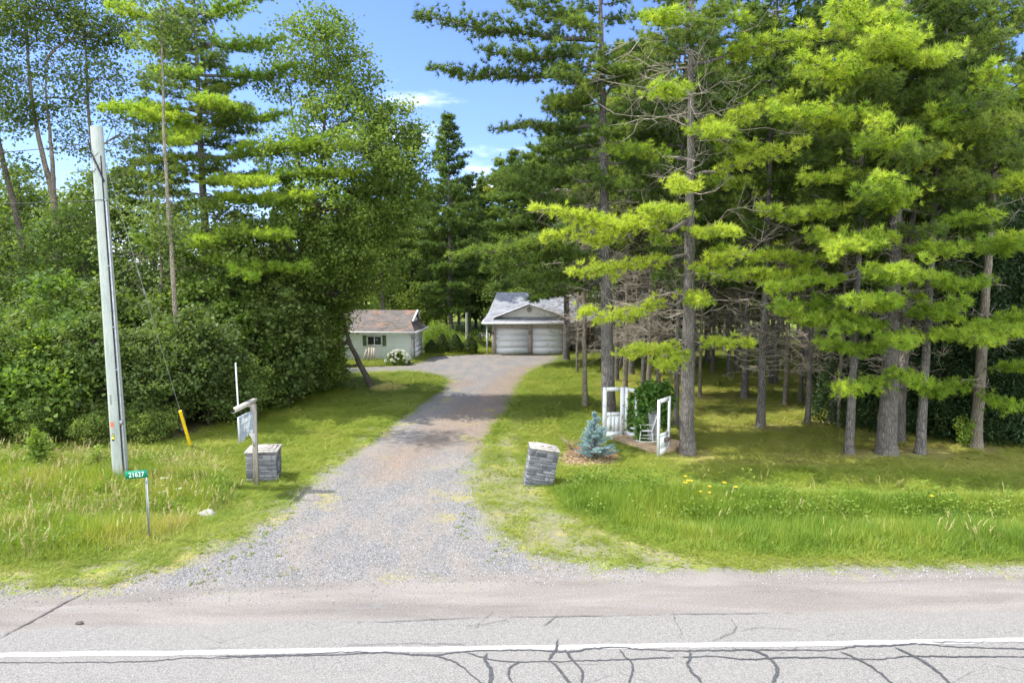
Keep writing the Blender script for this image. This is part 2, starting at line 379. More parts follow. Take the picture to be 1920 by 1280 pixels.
def pine_tree(name, label, base, height, r, crown_lo, crown_r, rnd, custom=(), group=None, lean=(0, 0), mat='pine',
              bark='bark', dead=10, far=False, gap=.62, per=5, size=.21, dens=1.0, top=1.0, dead_lo=2.0, dead_len=1.4, skip=.12, custom_mat=None, azbias=None, crown_hi=None):
    base = np.asarray(base, float)
    wd = MB(); nd = MB(); dd = MB()
    P0 = base+np.array([0, 0, -.15])
    path = [P0 + np.array([lean[0]*t*height, lean[1]*t*height, t*(height+.15)])+np.array([math.sin(t*5+base[0])*.06*height*.03*t, 0, 0]) for t in np.linspace(0, 1, 9)]
    q = trunk_tube(wd, path, r, r*.18, 9 if far else 14, rnd=rnd)
    def at(z):
        k = np.interp(z, q[:, 2]-base[2], np.arange(len(q))); i = int(min(k, len(q)-2)); f = k-i
        return q[i]*(1-f)+q[i+1]*f
    z = crown_lo; az = rnd.uniform(0, 6.28)
    while z < min(crown_hi or height, height-.3):
        t = (z-crown_lo)/(height-crown_lo)
        prof = (min(1, .55+t*2.2))*(1-t**1.7)**.75
        for k in range(per):
            az += 6.283/per + rnd.normal()*.35
            if rnd.rand() < skip: continue
            if azbias is not None and rnd.rand() < .6 and math.cos(az-azbias) < -.2: continue
            L = max(.5, crown_r*prof*rnd.uniform(.55, 1.2))
            p = at(z+rnd.normal()*.12); rise = (-.05+.45*t)+rnd.normal()*.06
            tip = p+np.array([math.cos(az)*L, math.sin(az)*L, rise*L])
            bough(nd, wd, p, tip, .33*L+.25, rnd, size, dens, far, .42+rnd.normal()*.1)
        z += gap*rnd.uniform(.75, 1.25)*(1 if t < .7 else .7)
    # leader tip
    p = at(height-.2); m = 14
    k = rnd.normal(size=(m, 3))*[.12, .12, .3]
    T = TUFTS[0]; nd.inst(T[0], T[1], p+k, rand_rot(m, np.tile([0, 0, 1.], (m, 1))+rnd.normal(size=(m, 3))*.5, rnd), np.full(m, size), np.full(m, .5))
    root = thing(name, label, 'pine tree' if name == 'pine_tree' else 'tree', base, 0, group)
    cu = MB() if custom_mat else nd
    for (zr, tip, wdt, tn) in custom:
        bough(cu, wd, at(zr), tip, wdt, rnd, size*1.02, 1.25, False, tn, thick=.11)
    for k in range(dead):
        zz = min(rnd.uniform(dead_lo, crown_lo+1.5), height-.5); a = rnd.uniform(0, 6.283)
        dead_branch(dd, at(zz), (math.cos(a), math.sin(a), rnd.uniform(-.25, .3)), dead_len*rnd.uniform(.5, 1.3), rnd, .018, 3 if far else 7)
    wd.build('trunk', M[bark], root, True, base)
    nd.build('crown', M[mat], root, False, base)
    if custom_mat and cu.n: cu.build('low_boughs', M[custom_mat], root, False, base)
    if dd.n: dd.build('dead_wood', M['twig'], root, False, base)
    return root

def leaf_cloud(nd, pts, per, rad, lsize, rnd, tint=.5, flat=.6, droop=.2):
    n = len(pts); c = np.repeat(pts, per, 0) + rnd.normal(size=(n*per, 3))*np.array([rad, rad, rad*flat])
    ax = rnd.normal(size=(n*per, 3))*[.7, .7, .5]+[0, 0, .75]
    tn = np.repeat(tint+rnd.normal(size=n)*.13, per)+rnd.normal(size=n*per)*.1
    nd.inst(LEAF[0], LEAF[1], c, rand_rot(n*per, ax, rnd), lsize*rnd.uniform(.5, 1.5, n*per), tn)

def broad_tree(name, label, cat, base, trunk_pts, r, r_top, blobs, rnd, leaves=40, lsize=.11, mat='leaf', bark='bark_dark', group=None,
               crad=.32, dens=1.0, extra_trunks=(), surf=.45, local=False):
    """trunk_pts: world points; blobs: (center, radii, n_clusters)"""
    base = np.asarray(base, float); wd = MB(); nd = MB()
    tr = trunk_tube(wd, trunk_pts, r, r_top, 10, 1.3, rnd)
    stems = [tr]
    for (pts, ra, rb) in extra_trunks:
        stems.append(trunk_tube(wd, pts, ra, rb, 8, 1.0, rnd))
    allp = np.vstack(stems)
    for (c, rr, ncl) in blobs:
        c = np.asarray(c, float); rr = np.asarray(rr, float)
        cand = allp[allp[:, 2] < c[2]+.2*rr[2]]
        if len(cand) == 0: cand = allp
        dd = np.linalg.norm(cand-c, axis=1); s0 = cand[np.argmin(dd+.3*np.abs(cand[:, 2]-(c[2]-rr[2]*1.0)))]
        lim = bez(s0, (s0+c)/2+rnd.normal(size=3)*.15*np.linalg.norm(c-s0)+[0, 0, .1], c, 7)
        rl = max(.012, min(r*.45, .02*np.linalg.norm(c-s0)+.02)); wd.tube(lim, np.linspace(rl, rl*.35, 7), 5)
        n = int(ncl*dens); d = rnd.normal(size=(n, 3)); d /= np.linalg.norm(d, axis=1)[:, None]
        rad = rnd.uniform(surf, 1.0, n)**.6
        pts = c + d*rad[:, None]*rr
        pts = pts + rnd.normal(size=(n, 3))*.1*rr
        for k in range(0, n, 2):
            s1 = lim[rnd.randint(2, 7)]; e = pts[k]; m_ = (s1+e)/2+rnd.normal(size=3)*.08*np.linalg.norm(e-s1)
            wd.tube(np.array([s1, m_, e]), [rl*.4, rl*.25, .004], 3)
        leaf_cloud(nd, pts, leaves, crad, lsize, rnd)
    root = thing(name, label, cat, base, 0, group)
    wd.build('trunk' if 'tree' in name else 'stems', M[bark], root, True, base)
    nd.build('crown' if 'tree' in name else 'foliage', M[mat], root, False, base)
    return root
# ============================================================ GROUND
def gpoly(px): return np.array([G(u, v)[:2] for u, v in px])
def inpoly(x, y, poly):
    ins = np.zeros(np.shape(x), bool); n = len(poly); j = n-1
    for i in range(n):
        xi, yi = poly[i]; xj, yj = poly[j]
        if yi != yj: ins ^= ((yi > y) != (yj > y)) & (x < (xj-xi)*(y-yi)/(yj-yi)+xi)
        j = i
    return ins
def dseg(x, y, pts, closed):
    best = np.full(np.shape(x), 1e9); n = len(pts)
    for i in range(n if closed else n-1):
        a = pts[i]; b = pts[(i+1) % n]; ab = b-a; L2 = ab@ab+1e-9
        t = np.clip(((x-a[0])*ab[0]+(y-a[1])*ab[1])/L2, 0, 1)
        best = np.minimum(best, np.hypot(x-a[0]-t*ab[0], y-a[1]-t*ab[1]))
    return best
def sd(x, y, poly):
    d = dseg(x, y, poly, True); return np.where(inpoly(x, y, poly), -d, d)
def yline(px):
    p = gpoly(px); sl0 = (p[1]-p[0]); sl1 = (p[-1]-p[-2])
    p = np.vstack([p[0]-sl0/sl0[0]*150, p, p[-1]+sl1/sl1[0]*150]); return lambda x: np.interp(x, p[:, 0], p[:, 1])
road_y = yline([(0, 1180), (640, 1163), (1280, 1150), (1920, 1147)])
shoulder_y = yline([(0, 1110), (300, 1100), (600, 1086), (900, 1076), (1200, 1066), (1920, 1062)])
DRIVE = gpoly([(150, 1120), (260, 1078), (370, 1055), (470, 1005), (545, 950), (590, 905), (640, 865), (700, 820), (760, 775), (815, 738), (838, 716),
               (820, 704), (770, 698), (640, 702), (560, 704), (560, 692), (640, 690), (740, 686), (778, 682), (800, 668), (905, 663), (1064, 664), (1052, 676), (1015, 688), (990, 704), (975, 730), (955, 765),
               (925, 805), (900, 850), (885, 900), (895, 950), (930, 1000), (1000, 1040), (1120, 1062), (1260, 1075), (1000, 1120), (600, 1130)])
STRIP = gpoly([(930, 835), (962, 800), (968, 770), (978, 776), (972, 810), (965, 850), (968, 900), (1000, 960), (1060, 1010), (1160, 1050), (1000, 1050), (930, 960), (915, 900)])
SPARSE = gpoly([(150, 1100), (300, 1045), (420, 1000), (540, 925), (600, 880), (700, 800), (660, 850), (560, 960), (600, 1040), (480, 1090), (300, 1110)])
SPARSE3 = gpoly([(-900, 1125), (-900, 1098), (-300, 1090), (0, 1080), (150, 1068), (300, 1048), (420, 1010), (480, 1060), (330, 1115)])
SPARSE2 = gpoly([(880, 860), (930, 830), (1000, 900), (1040, 960), (1180, 1020), (1320, 1052), (1300, 1072), (1100, 1064), (940, 1050), (840, 960)])
VERGE = [gpoly([(-300, 1095), (0, 1088), (160, 1070), (290, 1040), (400, 1000), (520, 940), (470, 925), (300, 1010), (150, 1030), (-300, 1060)]),
         gpoly([(1040, 960), (1200, 1010), (1350, 1040), (2300, 1046), (2300, 1070), (1300, 1060), (1120, 1040)])]
MULCH = gpoly([(1040, 862), (1062, 838), (1110, 826), (1160, 846), (1165, 868), (1110, 875), (1060, 874)])
NEEDLE = [gpoly(p) for p in ([(1185, 735), (1290, 720), (1420, 745), (1400, 775), (1290, 770), (1200, 760)], [(1130, 822), (1300, 860), (1420, 846), (1560, 850), (1560, 880), (1400, 866), (1250, 880)],
     [(1330, 700), (1520, 700), (1560, 730), (1380, 720)], [(1700, 850), (2100, 850), (2100, 880), (1800, 870)], [(1560, 790), (1720, 790), (1900, 850), (1640, 850)])]
FOREST = gpoly([(-500, 846), (200, 842), (360, 836), (440, 800), (520, 772), (600, 738), (650, 712), (640, 690), (640, 640), (-900, 600)])
FOREST2 = gpoly([(1570, 800), (1700, 812), (1860, 832), (2100, 850), (3300, 850), (2600, 640), (1600, 640), (1560, 700)])
WOODS = gpoly([(1130, 700), (1560, 690), (1600, 790), (1760, 830), (2100, 850), (2100, 890), (1560, 880), (1250, 866), (1140, 800)])
STAIN = [(gpoly([(1010, 690), (985, 712), (955, 745), (915, 775), (870, 800)]), 1.9), (gpoly([(740, 862), (780, 842), (850, 812)]), .9), (gpoly([(895, 664), (1060, 666)]), .8),
         (gpoly([(840, 800), (780, 850), (720, 890)]), .6), (gpoly([(1000, 720), (960, 780), (900, 840)]), .7), (gpoly([(870, 716), (850, 722)]), .6)]
def grid_axis(segs):
    out = [segs[0][0]]
    for a, b, s in segs:
        n = max(1, int(round((b-a)/s))); out += list(np.linspace(a, b, n+1)[1:])
    return np.array(out)
gx = grid_axis([(-420, -120, 25), (-120, -45, 5), (-45, -18, .9), (-18, 18, .2), (18, 45, .9), (45, 120, 5), (120, 420, 25)])
gy = grid_axis([(-30, 8, 3), (8, 26, .2), (26, 50, .35), (50, 70, .6), (70, 130, 4), (130, 520, 30)])
X, Y = np.meshgrid(gx, gy); nxg = len(gx); nyg = len(gy); xf, yf = X.ravel(), Y.ravel()
d_road = yf-road_y(xf); d_sh = yf-shoulder_y(xf); d_dr = sd(xf, yf, DRIVE)
d_sp = np.min([sd(xf, yf, q_) for q_ in (STRIP, SPARSE, SPARSE2, SPARSE3)], 0)
d_mu = sd(xf, yf, MULCH); d_ne = np.min([sd(xf, yf, p) for p in NEEDLE], 0)
for (u_, v_) in [(1143, 812), (1288, 850), (1592, 850), (1662, 850), (1725, 850), (1829, 838), (1062, 678), (1097, 762), (1156, 716), (1172, 742), (1184, 704), (1206, 738), (1234, 738), (1312, 745), (1336, 700), (1366, 704), (1396, 746), (1426, 801), (1456, 722), (1472, 760), (1501, 754), (1514, 795), (1560, 790), (1686, 828), (1699, 806), (1754, 803)]:
    c_ = G(u_, v_); d_ne = np.minimum(d_ne, np.hypot(xf-c_[0]-.25, yf-c_[1])-.75)
d_ve = np.min([sd(xf, yf, p) for p in VERGE], 0)
d_fo = np.minimum(sd(xf, yf, FOREST), sd(xf, yf, FOREST2)); d_wo = sd(xf, yf, WOODS)
d_st = np.min([dseg(xf, yf, p, False)-w for p, w in STAIN], 0)
Z = gh(xf, yf)
Vg = np.stack([xf, yf, Z], 1)
def grid_faces(sel):
    i = np.arange(nyg-1)[:, None]*nxg; j = np.arange(nxg-1)[None]
    f = np.stack([i+j, i+j+1, i+nxg+j+1, i+nxg+j], -1).reshape(-1, 4); return f[sel[f].mean(1) > .5]

def ground_material():
    m = Mt('ground_surface'); p = m.pos()
    big = m.noise(p, .25, 4); mid = m.noise(p, 1.4, 5, .6); fine = m.noise(p, 9, 5, .65); vf = m.noise(p, 45, 3, .7)
    edge = m.math('ADD', m.math('MULTIPLY', m.math('SUBTRACT', mid, .5), 1.9), m.math('MULTIPLY', m.math('SUBTRACT', fine, .5), 1.7))
    def mask(name, w=.18, amp=1.0, off=0.0):
        d = m.math('ADD', m.attr(name), m.math('MULTIPLY', edge, amp)); return m.mr(m.math('ADD', d, off), -w, w, 1, 0)
    # grass
    g = m.ramp(m.math('ADD', m.math('MULTIPLY', mid, .55), m.math('MULTIPLY', big, .45)), [(.3, (.12, .195, .028)), (.48, (.20, .26, .038)), (.62, (.29, .315, .055)), (.78, (.39, .355, .11))])
    g = m.mix(m.mr(vf, .35, .7), m.mix(1.0, g, (.62, .66, .6), 'MULTIPLY'), g)
    # crushed stone
    vc = m.sep(m.vor(p, 42, out='Color'))[0]; vd = m.vor(p, 42)
    vc2 = m.noise(p, 3.2, 6, .7)
    gr = m.ramp(m.math('ADD', m.math('MULTIPLY', vc, .6), m.math('MULTIPLY', vc2, .4)), [(.12, (.08, .08, .08)), (.45, (.18, .178, .175)), (.8, (.32, .315, .31))])
    gr = m.mix(m.mr(vd, .3, .8, 0, .38), gr, (.11, .105, .10))
    gr = m.mix(m.mr(m.noise(m.mapv(p, (1, .35, 1)), 1.1, 5, .65), .42, .62, 0, .6), gr, (.26, .225, .19))
    # rust coloured needle litter
    st = m.mr(m.math('ADD', m.attr('d_st'), m.math('MULTIPLY', edge, 1.0)), -.9, .9, .62, 0)
    gr = m.mix(st, gr, m.mix(m.mr(fine, .35, .7), (.17, .13, .10), (.32, .23, .165)))
    # dusty shoulder asphalt
    yy = m.sep(p)[1]
    sv = m.mapv(p, (.22, 1.3, 1)); sn = m.noise(sv, 1.2, 5, .6, .6)
    sh = m.ramp(sn, [(.3, (.16, .149, .138)), (.5, (.215, .196, .179)), (.7, (.275, .26, .24))])
    sh = m.mix(m.mr(m.vor(p, 55), .2, .7, 0, .3), sh, (.13, .12, .115))
    sh = m.mix(m.mr(vf, .60, .75, 0, .5), sh, (.12, .11, .10))
    gt = m.noise(p, 30, 4, .9); sh = m.mix(m.mr(gt, .30, .70), m.mix(1.0, sh, (.62, .62, .62), 'MULTIPLY'), m.mix(1.0, sh, (1.35, 1.34, 1.32), 'MULTIPLY'))
    sh = m.mix(m.mr(m.noise(m.mapv(p, (.5, 1, 1)), 2.6, 6, .75), .5, .66, 0, .45), sh, (.21, .205, .20))
    # asphalt
    ac = m.sep(m.vor(p, 75, out='Color'))[0]; ac2 = m.noise(p, 120, 2, .8)
    a = m.ramp(m.math('ADD', m.math('MULTIPLY', ac, .55), m.math('MULTIPLY', ac2, .45)), [(.2, (.12, .116, .109)), (.5, (.20, .194, .182)), (.8, (.295, .286, .268))])
    a = m.mix(m.mr(m.noise(m.mapv(p, (.15, 1, 1)), 1.6, 4), .35, .7, 0, .3), a, (.215, .205, .19))
    a = m.mix(m.mr(fine, .6, .8, 0, .2), a, (.16, .16, .155))
    crk = m.vor(m.mapv(p, (.42, .8, 1)), 1.0, 'DISTANCE_TO_EDGE')
    wob = m.math('ADD', crk, m.math('MULTIPLY', m.math('SUBTRACT', fine, .5), .045))
    cm = m.math('MULTIPLY', m.mr(m.math('ABSOLUTE', wob), 0.0, .008, .8, 0), m.mr(m.noise(p, .55, 2), .50, .6))
    a = m.mix(cm, a, (.10, .10, .098))
    # forest soil, mulch, needle beds
    soil = m.ramp(fine, [(.3, (.05, .045, .03)), (.7, (.13, .12, .06))])
    mu = m.ramp(m.math('ADD', m.math('MULTIPLY', fine, .6), m.math('MULTIPLY', vf, .4)), [(.35, (.12, .07, .045)), (.6, (.28, .17, .11)), (.75, (.42, .33, .24))])
    ne = m.ramp(m.math('ADD', m.math('MULTIPLY', fine, .6), m.math('MULTIPLY', vf, .4)), [(.35, (.13, .085, .045)), (.7, (.32, .22, .12))])
    col = g
    wd_ = m.math('MULTIPLY', mask('d_wo', 2.0, 1.0), m.mr(mid, .3, .6, .3, .75)); col = m.mix(wd_, col, (.42, .41, .14))  # paler lawn under the right pines, sunlight put into the colour
    col = m.mix(m.math('MULTIPLY', mask('d_ne', .5, 1.0), .7), col, ne)
    col = m.mix(mask('d_fo', .5, 1.0), col, soil)
    col = m.mix(mask('d_mu', .25, .5), col, mu)
    vg = m.mix(m.mr(fine, .4, .65), (.36, .30, .17), (.25, .26, .06))
    col = m.mix(mask('d_ve', .3, .9, .1), col, vg)
    col = m.mix(mask('d_sp', .5, 2.4, .15), col, m.mix(.6, gr, m.mix(m.mr(fine, .4, .62), (.24, .21, .12), (.20, .22, .06))))
    dm = mask('d_dr', .22, .8, .1)
    col = m.mix(dm, col, gr)
    weeds = m.math('MULTIPLY', m.mr(m.math('ADD', m.noise(p, .7, 3), m.math('MULTIPLY', fine, .45)), .80, .9), m.mr(m.attr('d_dr'), -1.9, -.3))
    col = m.mix(weeds, col, (.30, .27, .10))
    sh = m.mix(m.mr(m.vor(p, 30), .12, .3, .45, 0), sh, m.mix(vc, (.16, .15, .14), (.46, .44, .42)))
    shm = mask('d_sh', .35, 1.1, .0)
    col = m.mix(shm, col, sh)
    rm = mask('d_road', .08, .22)
    col = m.mix(rm, col, a)
    hgt = m.math('ADD', m.math('MULTIPLY', m.mr(vd, .1, .7, 1, 0), m.math('MULTIPLY', m.math('SUBTRACT', 1.0, shm), .9)), m.math('MULTIPLY', vf, .5))
    return m.done(m.pr(col, .93, .15, m.bump(hgt, .55, .03)))
M['ground'] = ground_material()
def ground_part(name, sel):
    f = grid_faces(sel); used = np.unique(f); rem = np.zeros(len(Vg), int); rem[used] = np.arange(len(used))
    b = MB(); b.add(Vg[used], rem[f]); o = b.build(name, M['ground'], None, True)
    for an, arr in (('d_road', d_road), ('d_sh', d_sh), ('d_dr', d_dr), ('d_sp', d_sp), ('d_mu', d_mu), ('d_ne', d_ne), ('d_fo', d_fo), ('d_st', d_st), ('d_ve', d_ve), ('d_wo', d_wo)):
        at = o.data.attributes.new(an, 'FLOAT', 'POINT'); at.data.foreach_set('value', arr[used].astype(np.float32))
    tag(o, kind='structure'); return o
is_road = d_road < 0; is_sh = (~is_road) & (d_sh < 0); is_dr = (~is_road) & (~is_sh) & (d_dr < 0)
# every face goes to exactly one part
i_ = np.arange(nyg-1)[:, None]*nxg; j_ = np.arange(nxg-1)[None]
ALLF = np.stack([i_+j_, i_+j_+1, i_+nxg+j_+1, i_+nxg+j_], -1).reshape(-1, 4)
fr = is_road[ALLF].mean(1) > .49; fs = (~fr) & ((is_sh | is_road)[ALLF].mean(1) > .49); fd = (~fr) & (~fs) & ((is_dr | is_sh)[ALLF].mean(1) > .49)
fg = ~(fr | fs | fd)
def ground_part2(name, fmask):
    f = ALLF[fmask]; used = np.unique(f); rem = np.zeros(len(Vg), int); rem[used] = np.arange(len(used))
    b = MB(); b.add(Vg[used], rem[f]); o = b.build(name, M['ground'], None, True)
    for an, arr in (('d_road', d_road), ('d_sh', d_sh), ('d_dr', d_dr), ('d_sp', d_sp), ('d_mu', d_mu), ('d_ne', d_ne), ('d_fo', d_fo), ('d_st', d_st), ('d_ve', d_ve), ('d_wo', d_wo)):
        at = o.data.attributes.new(an, 'FLOAT', 'POINT'); at.data.foreach_set('value', arr[used].astype(np.float32))
    return tag(o, kind='structure')
ground_part2('road', fr); ground_part2('road_shoulder', fs); ground_part2('driveway', fd); ground_part2('lawn', fg)

# ---- road paint and crack seal
rr = np.random.RandomState(3)
def strip(b, pts, w, z, jit=.22, step=.06, taper=True):
    p = np.asarray(pts, float); seg = np.hypot(*np.diff(p, axis=0).T); s = np.r_[0, np.cumsum(seg)]
    n = max(3, int(s[-1]/step)); t = np.linspace(0, s[-1], n)
    # smooth interpolation
    q = np.stack([np.interp(t, s, p[:, 0]), np.interp(t, s, p[:, 1])], 1)
    k = max(1, int(.16/step)); ker = np.ones(2*k+1)/(2*k+1)
    pad = np.pad(q, ((k, k), (0, 0)), 'edge'); q = np.stack([np.convolve(pad[:, c], ker, 'valid') for c in (0, 1)], 1)
    q += rr.normal(size=q.shape)*.008*(jit > 0)
    d = np.gradient(q, axis=0); d /= np.linalg.norm(d, axis=1)[:, None]+1e-9; nn = np.stack([-d[:, 1], d[:, 0]], 1)
    ww = w*.5*(1+jit*rr.uniform(-1, 1, n)+jit*np.sin(t*2.3+rr.rand()*6))
    if taper: ww *= np.clip(np.minimum(t, s[-1]-t)/.15, .15, 1)
    a = q+nn*ww[:, None]; c = q-nn*ww[:, None]
    v = np.vstack([np.c_[a, np.full(n, z)], np.c_[c, np.full(n, z)]]); i = np.arange(n-1)
    b.add(v, np.stack([i, i+n, i+n+1, i+1], 1))
def paint_mat():
    m = Mt('worn_road_paint'); p = m.pos(); n1 = m.noise(m.mapv(p, (.8, 3, 1)), 9, 6, .7); n2 = m.noise(p, 60, 3, .8)
    w = m.mr(m.math('ADD', m.math('MULTIPLY', n1, .7), m.math('MULTIPLY', n2, .35)), .47, .62)
    return m.done(m.pr(m.mix(m.math('MULTIPLY', w, .85), (.42, .415, .40), (.2, .195, .185)), .8, .2))
b = MB(); e0 = G(0, 1228); e1 = G(960, 1214); e2 = G(1920, 1200)
strip(b, [e0[:2]-(e1-e0)[:2]*7, e0[:2], e1[:2], e2[:2], e2[:2]+(e2-e1)[:2]*7], .155, .004, .04, .5, False)
tag(b.build('road_edge_line', paint_mat()), kind='structure')
M['seal'] = simple('crack_sealant', (.065, .068, .073), .75, .25, 20)
b = MB(); hz = [0.0065]
def seal(px, w):
    hz[0] += .0006; strip(b, gpoly(px), w*.52, hz[0])
for px, w in [
    ([(-400, 1243), (0, 1242), (200, 1241), (290, 1239), (360, 1232), (440, 1234)], .045), ([(400, 1230), (560, 1227), (640, 1222), (700, 1222)], .035),
    ([(420, 1231), (640, 1227), (720, 1222), (760, 1226), (820, 1228), (860, 1222), (900, 1219), (950, 1219), (1000, 1218), (1040, 1221), (1080, 1222), (1110, 1215), (1160, 1213), (1200, 1217), (1280, 1220), (1400, 1218), (1560, 1219), (1610, 1210), (1640, 1212), (1720, 1206), (1800, 1213), (1920, 1216), (2400, 1218)], .075),
    ([(760, 1226), (820, 1229), (860, 1243), (880, 1262), (910, 1285)], .06), ([(870, 1222), (900, 1231), (925, 1238), (960, 1241), (1040, 1240), (1170, 1236), (1270, 1232)], .05),
    ([(915, 1222), (905, 1236), (920, 1250), (922, 1270), (916, 1290)], .12), ([(980, 1239), (960, 1246), (950, 1260), (962, 1285)], .06),
    ([(1046, 1195), (1044, 1212), (1036, 1228), (1026, 1240)], .09), ([(1060, 1215), (1066, 1232), (1084, 1246), (1094, 1262), (1090, 1290)], .08),
    ([(1030, 1236), (1046, 1252), (1062, 1272), (1075, 1295)], .09), ([(1160, 1214), (1170, 1230), (1186, 1240), (1186, 1262), (1176, 1285)], .07),
    ([(1288, 1218), (1300, 1230), (1286, 1240), (1292, 1254), (1320, 1284)], .10), ([(1270, 1232), (1340, 1230), (1400, 1237), (1480, 1232), (1560, 1233), (1640, 1237), (1700, 1230), (1800, 1231), (2300, 1232)], .05),
    ([(1395, 1215), (1430, 1224), (1450, 1240), (1460, 1258), (1444, 1290)], .09), ([(1570, 1220), (1610, 1236), (1650, 1260), (1680, 1290)], .07), ([(1672, 1212), (1720, 1232), (1755, 1256), (1790, 1290)], .10),
    ([(1740, 1204), (1850, 1204), (2300, 1206)], .03), ([(640, 1211), (760, 1206), (880, 1209)], .02)]: seal(px, w)
tag(b.build('crack_seal', M['seal']), kind='structure')
M['crack'] = simple('dark_crack', (.13, .12, .115), .9, .2, 20)
b = MB()
for px, w in [([(-60, 1222), (0, 1195), (60, 1165), (120, 1130), (180, 1102)], .05), ([(640, 1166), (720, 1166), (800, 1162), (880, 1158), (945, 1157), (1100, 1155), (1230, 1152), (1500, 1149)], .02),
              ([(928, 1144), (908, 1160), (892, 1172), (898, 1184), (885, 1200)], .015), ([(1048, 1150), (1035, 1164), (1015, 1176)], .02), ([(1262, 1148), (1268, 1170), (1280, 1184), (1265, 1202)], .02),
              ([(1365, 1156), (1378, 1168), (1380, 1184), (1340, 1200), (1320, 1206)], .015), ([(1380, 1184), (1420, 1176), (1520, 1182)], .012), ([(815, 1155), (812, 1175), (818, 1190)], .012), ([(860, 1175), (900, 1172), (960, 1160)], .012)]:
    hz[0] += .0005; strip(b, gpoly(px), w*.65, hz[0], .6)
tag(b.build('road_crack', M['crack']), kind='structure')

# ---- grass
def blade_tmpl(n, spread, hvar, w, seed, lean=.35):
    r = np.random.RandomState(seed); V = []; F = []
    for k in range(n):
        a = r.uniform(0, 6.283); x, y = r.normal(size=2)*spread; h = r.uniform(1-hvar, 1); l = r.uniform(.05, lean)*h; c, s_ = math.cos(a), math.sin(a)
        px_, py_ = -s_*w, c*w; i = len(V)
        V += [[x-px_, y-py_, -.05], [x+px_, y+py_, -.05], [x+c*l*.35+px_*.7, y+s_*l*.35+py_*.7, h*.6], [x+c*l*.35-px_*.7, y+s_*l*.35-py_*.7, h*.6], [x+c*l, y+s_*l, h*.97]]
        F += [[i, i+1, i+2], [i, i+2, i+3], [i+3, i+2, i+4]]
    return np.array(V), np.array(F)
def scatter(n, x0, x1, y0, y1, rnd): return rnd.uniform(x0, x1, n), rnd.uniform(y0, y1, n)
def zrot(n, rnd, tilt=.12):
    ax = rnd.normal(size=(n, 3))*tilt; ax[:, 2] = 1; return rand_rot(n, ax, rnd)
def put_grass(b, T, x, y, h, rnd, tint, wscale=1.0):
    n = len(x); z = gh(x, y); ch = rnd.randint(0, len(T), n)
    rot = zrot(n, rnd)
    for c in range(len(T)):
        k = ch == c; ws = np.broadcast_to(wscale, (n,))[k]; s3 = np.stack([ws, ws, h[k]], 1)
        b.inst(T[c][0], T[c][1], np.stack([x[k], y[k], z[k]], 1), rot[k], s3, tint[k])
def nfield(x, y, f, seed=0):
    s_ = np.zeros(len(x)); r = np.random.RandomState(seed)
    for o in range(4):
        a = r.uniform(0, 6.28, 3); ff = f*(1.7**o)
        for q in a: s_ += np.sin((x*math.cos(q)+y*math.sin(q))*ff*1.7+r.uniform(0, 6.28))/(1.35**o)
    return s_/6.0
rg = np.random.RandomState(11)
TALL_R = gpoly([(1040, 918), (1110, 905), (1300, 912), (1500, 922), (1700, 928), (2600, 936), (2900, 1052), (1900, 1048), (1500, 1045), (1300, 1030), (1150, 990), (1060, 950)])
TALL_L = gpoly([(-900, 850), (0, 848), (200, 862), (300, 872), (430, 885), (450, 930), (400, 975), (330, 1006), (270, 1022), (140, 1045), (0, 1060), (-900, 1090)])
T_T = [blade_tmpl(9, .09, .45, .006, s) for s in range(5)]
b = MB(); bl = MB()
for poly, n in ((TALL_R, 17000), (TALL_L, 17000)):
    lo = poly.min(0); hi = poly.max(0); lo[0] = max(lo[0], -19); hi[0] = min(hi[0], 21)
    x, y = scatter(n*2, lo[0], hi[0], lo[1], hi[1], rg); k = inpoly(x, y, poly); x, y = x[k], y[k]
    d = dseg(x, y, poly, True); nf = nfield(x, y, 1.1, 5)
    h = (.12+.42*ss(d, 0, .9))*(1+.45*nf)*rg.uniform(.6, 1.25, len(x))
    put_grass(b, T_T, x, y, h, rg, .36+.22*nfield(x, y, .8, 9)+rg.normal(size=len(x))*.13+(.14 if poly is TALL_L else -.02))
def stalk_tmpl(seed):
    r = np.random.RandomState(seed); V = []; F = []
    for k in range(5):
        a = r.uniform(0, 6.283); x, y = r.normal(size=2)*.1; h = r.uniform(.75, 1); l = r.uniform(.1, .4)*h; c, s_ = math.cos(a), math.sin(a); i = len(V); w = .0035
        V += [[x-w, y, 0], [x+w, y, 0], [x+c*l*.6, y+s_*l*.6, h*.85]]; F += [[i, i+1, i+2]]
        for q in range(4):
            i = len(V); t = .78+.06*q; p_ = np.array([x+c*l*t, y+s_*l*t, h*t]); dd = np.array([c, s_, 1.2])*.07+r.normal(size=3)*.02; sd_ = np.array([-s_, c, 0])*.009; V += [p_-sd_, p_+sd_, p_+dd]; F += [[i, i+1, i+2]]
    return np.array(V), np.array(F)
ST = [stalk_tmpl(s) for s in range(4)]
for poly, n in ((TALL_R, 60), (TALL_L, 750)):
    lo = poly.min(0); hi = poly.max(0); lo[0] = max(lo[0], -19); hi[0] = min(hi[0], 21)
    x, y = scatter(n*2, lo[0], hi[0], lo[1], hi[1], rg); k = inpoly(x, y, poly) & (nfield(x, y, 1.0, 33) > -.15); x, y = x[k], y[k]
    bl.add(np.zeros((0, 3)), np.zeros((0, 3), int)); n_ = len(x); ch = rg.randint(0, 4, n_); rot = zrot(n_, rg, .2); hh = rg.uniform(.5, .95, n_)
    for c in range(4):
        q = ch == c; bl.inst(*ST[c], np.stack([x[q], y[q], gh(x[q], y[q])], 1), rot[q], np.stack([np.ones(q.sum()), np.ones(q.sum()), hh[q]], 1), rg.rand(q.sum()))
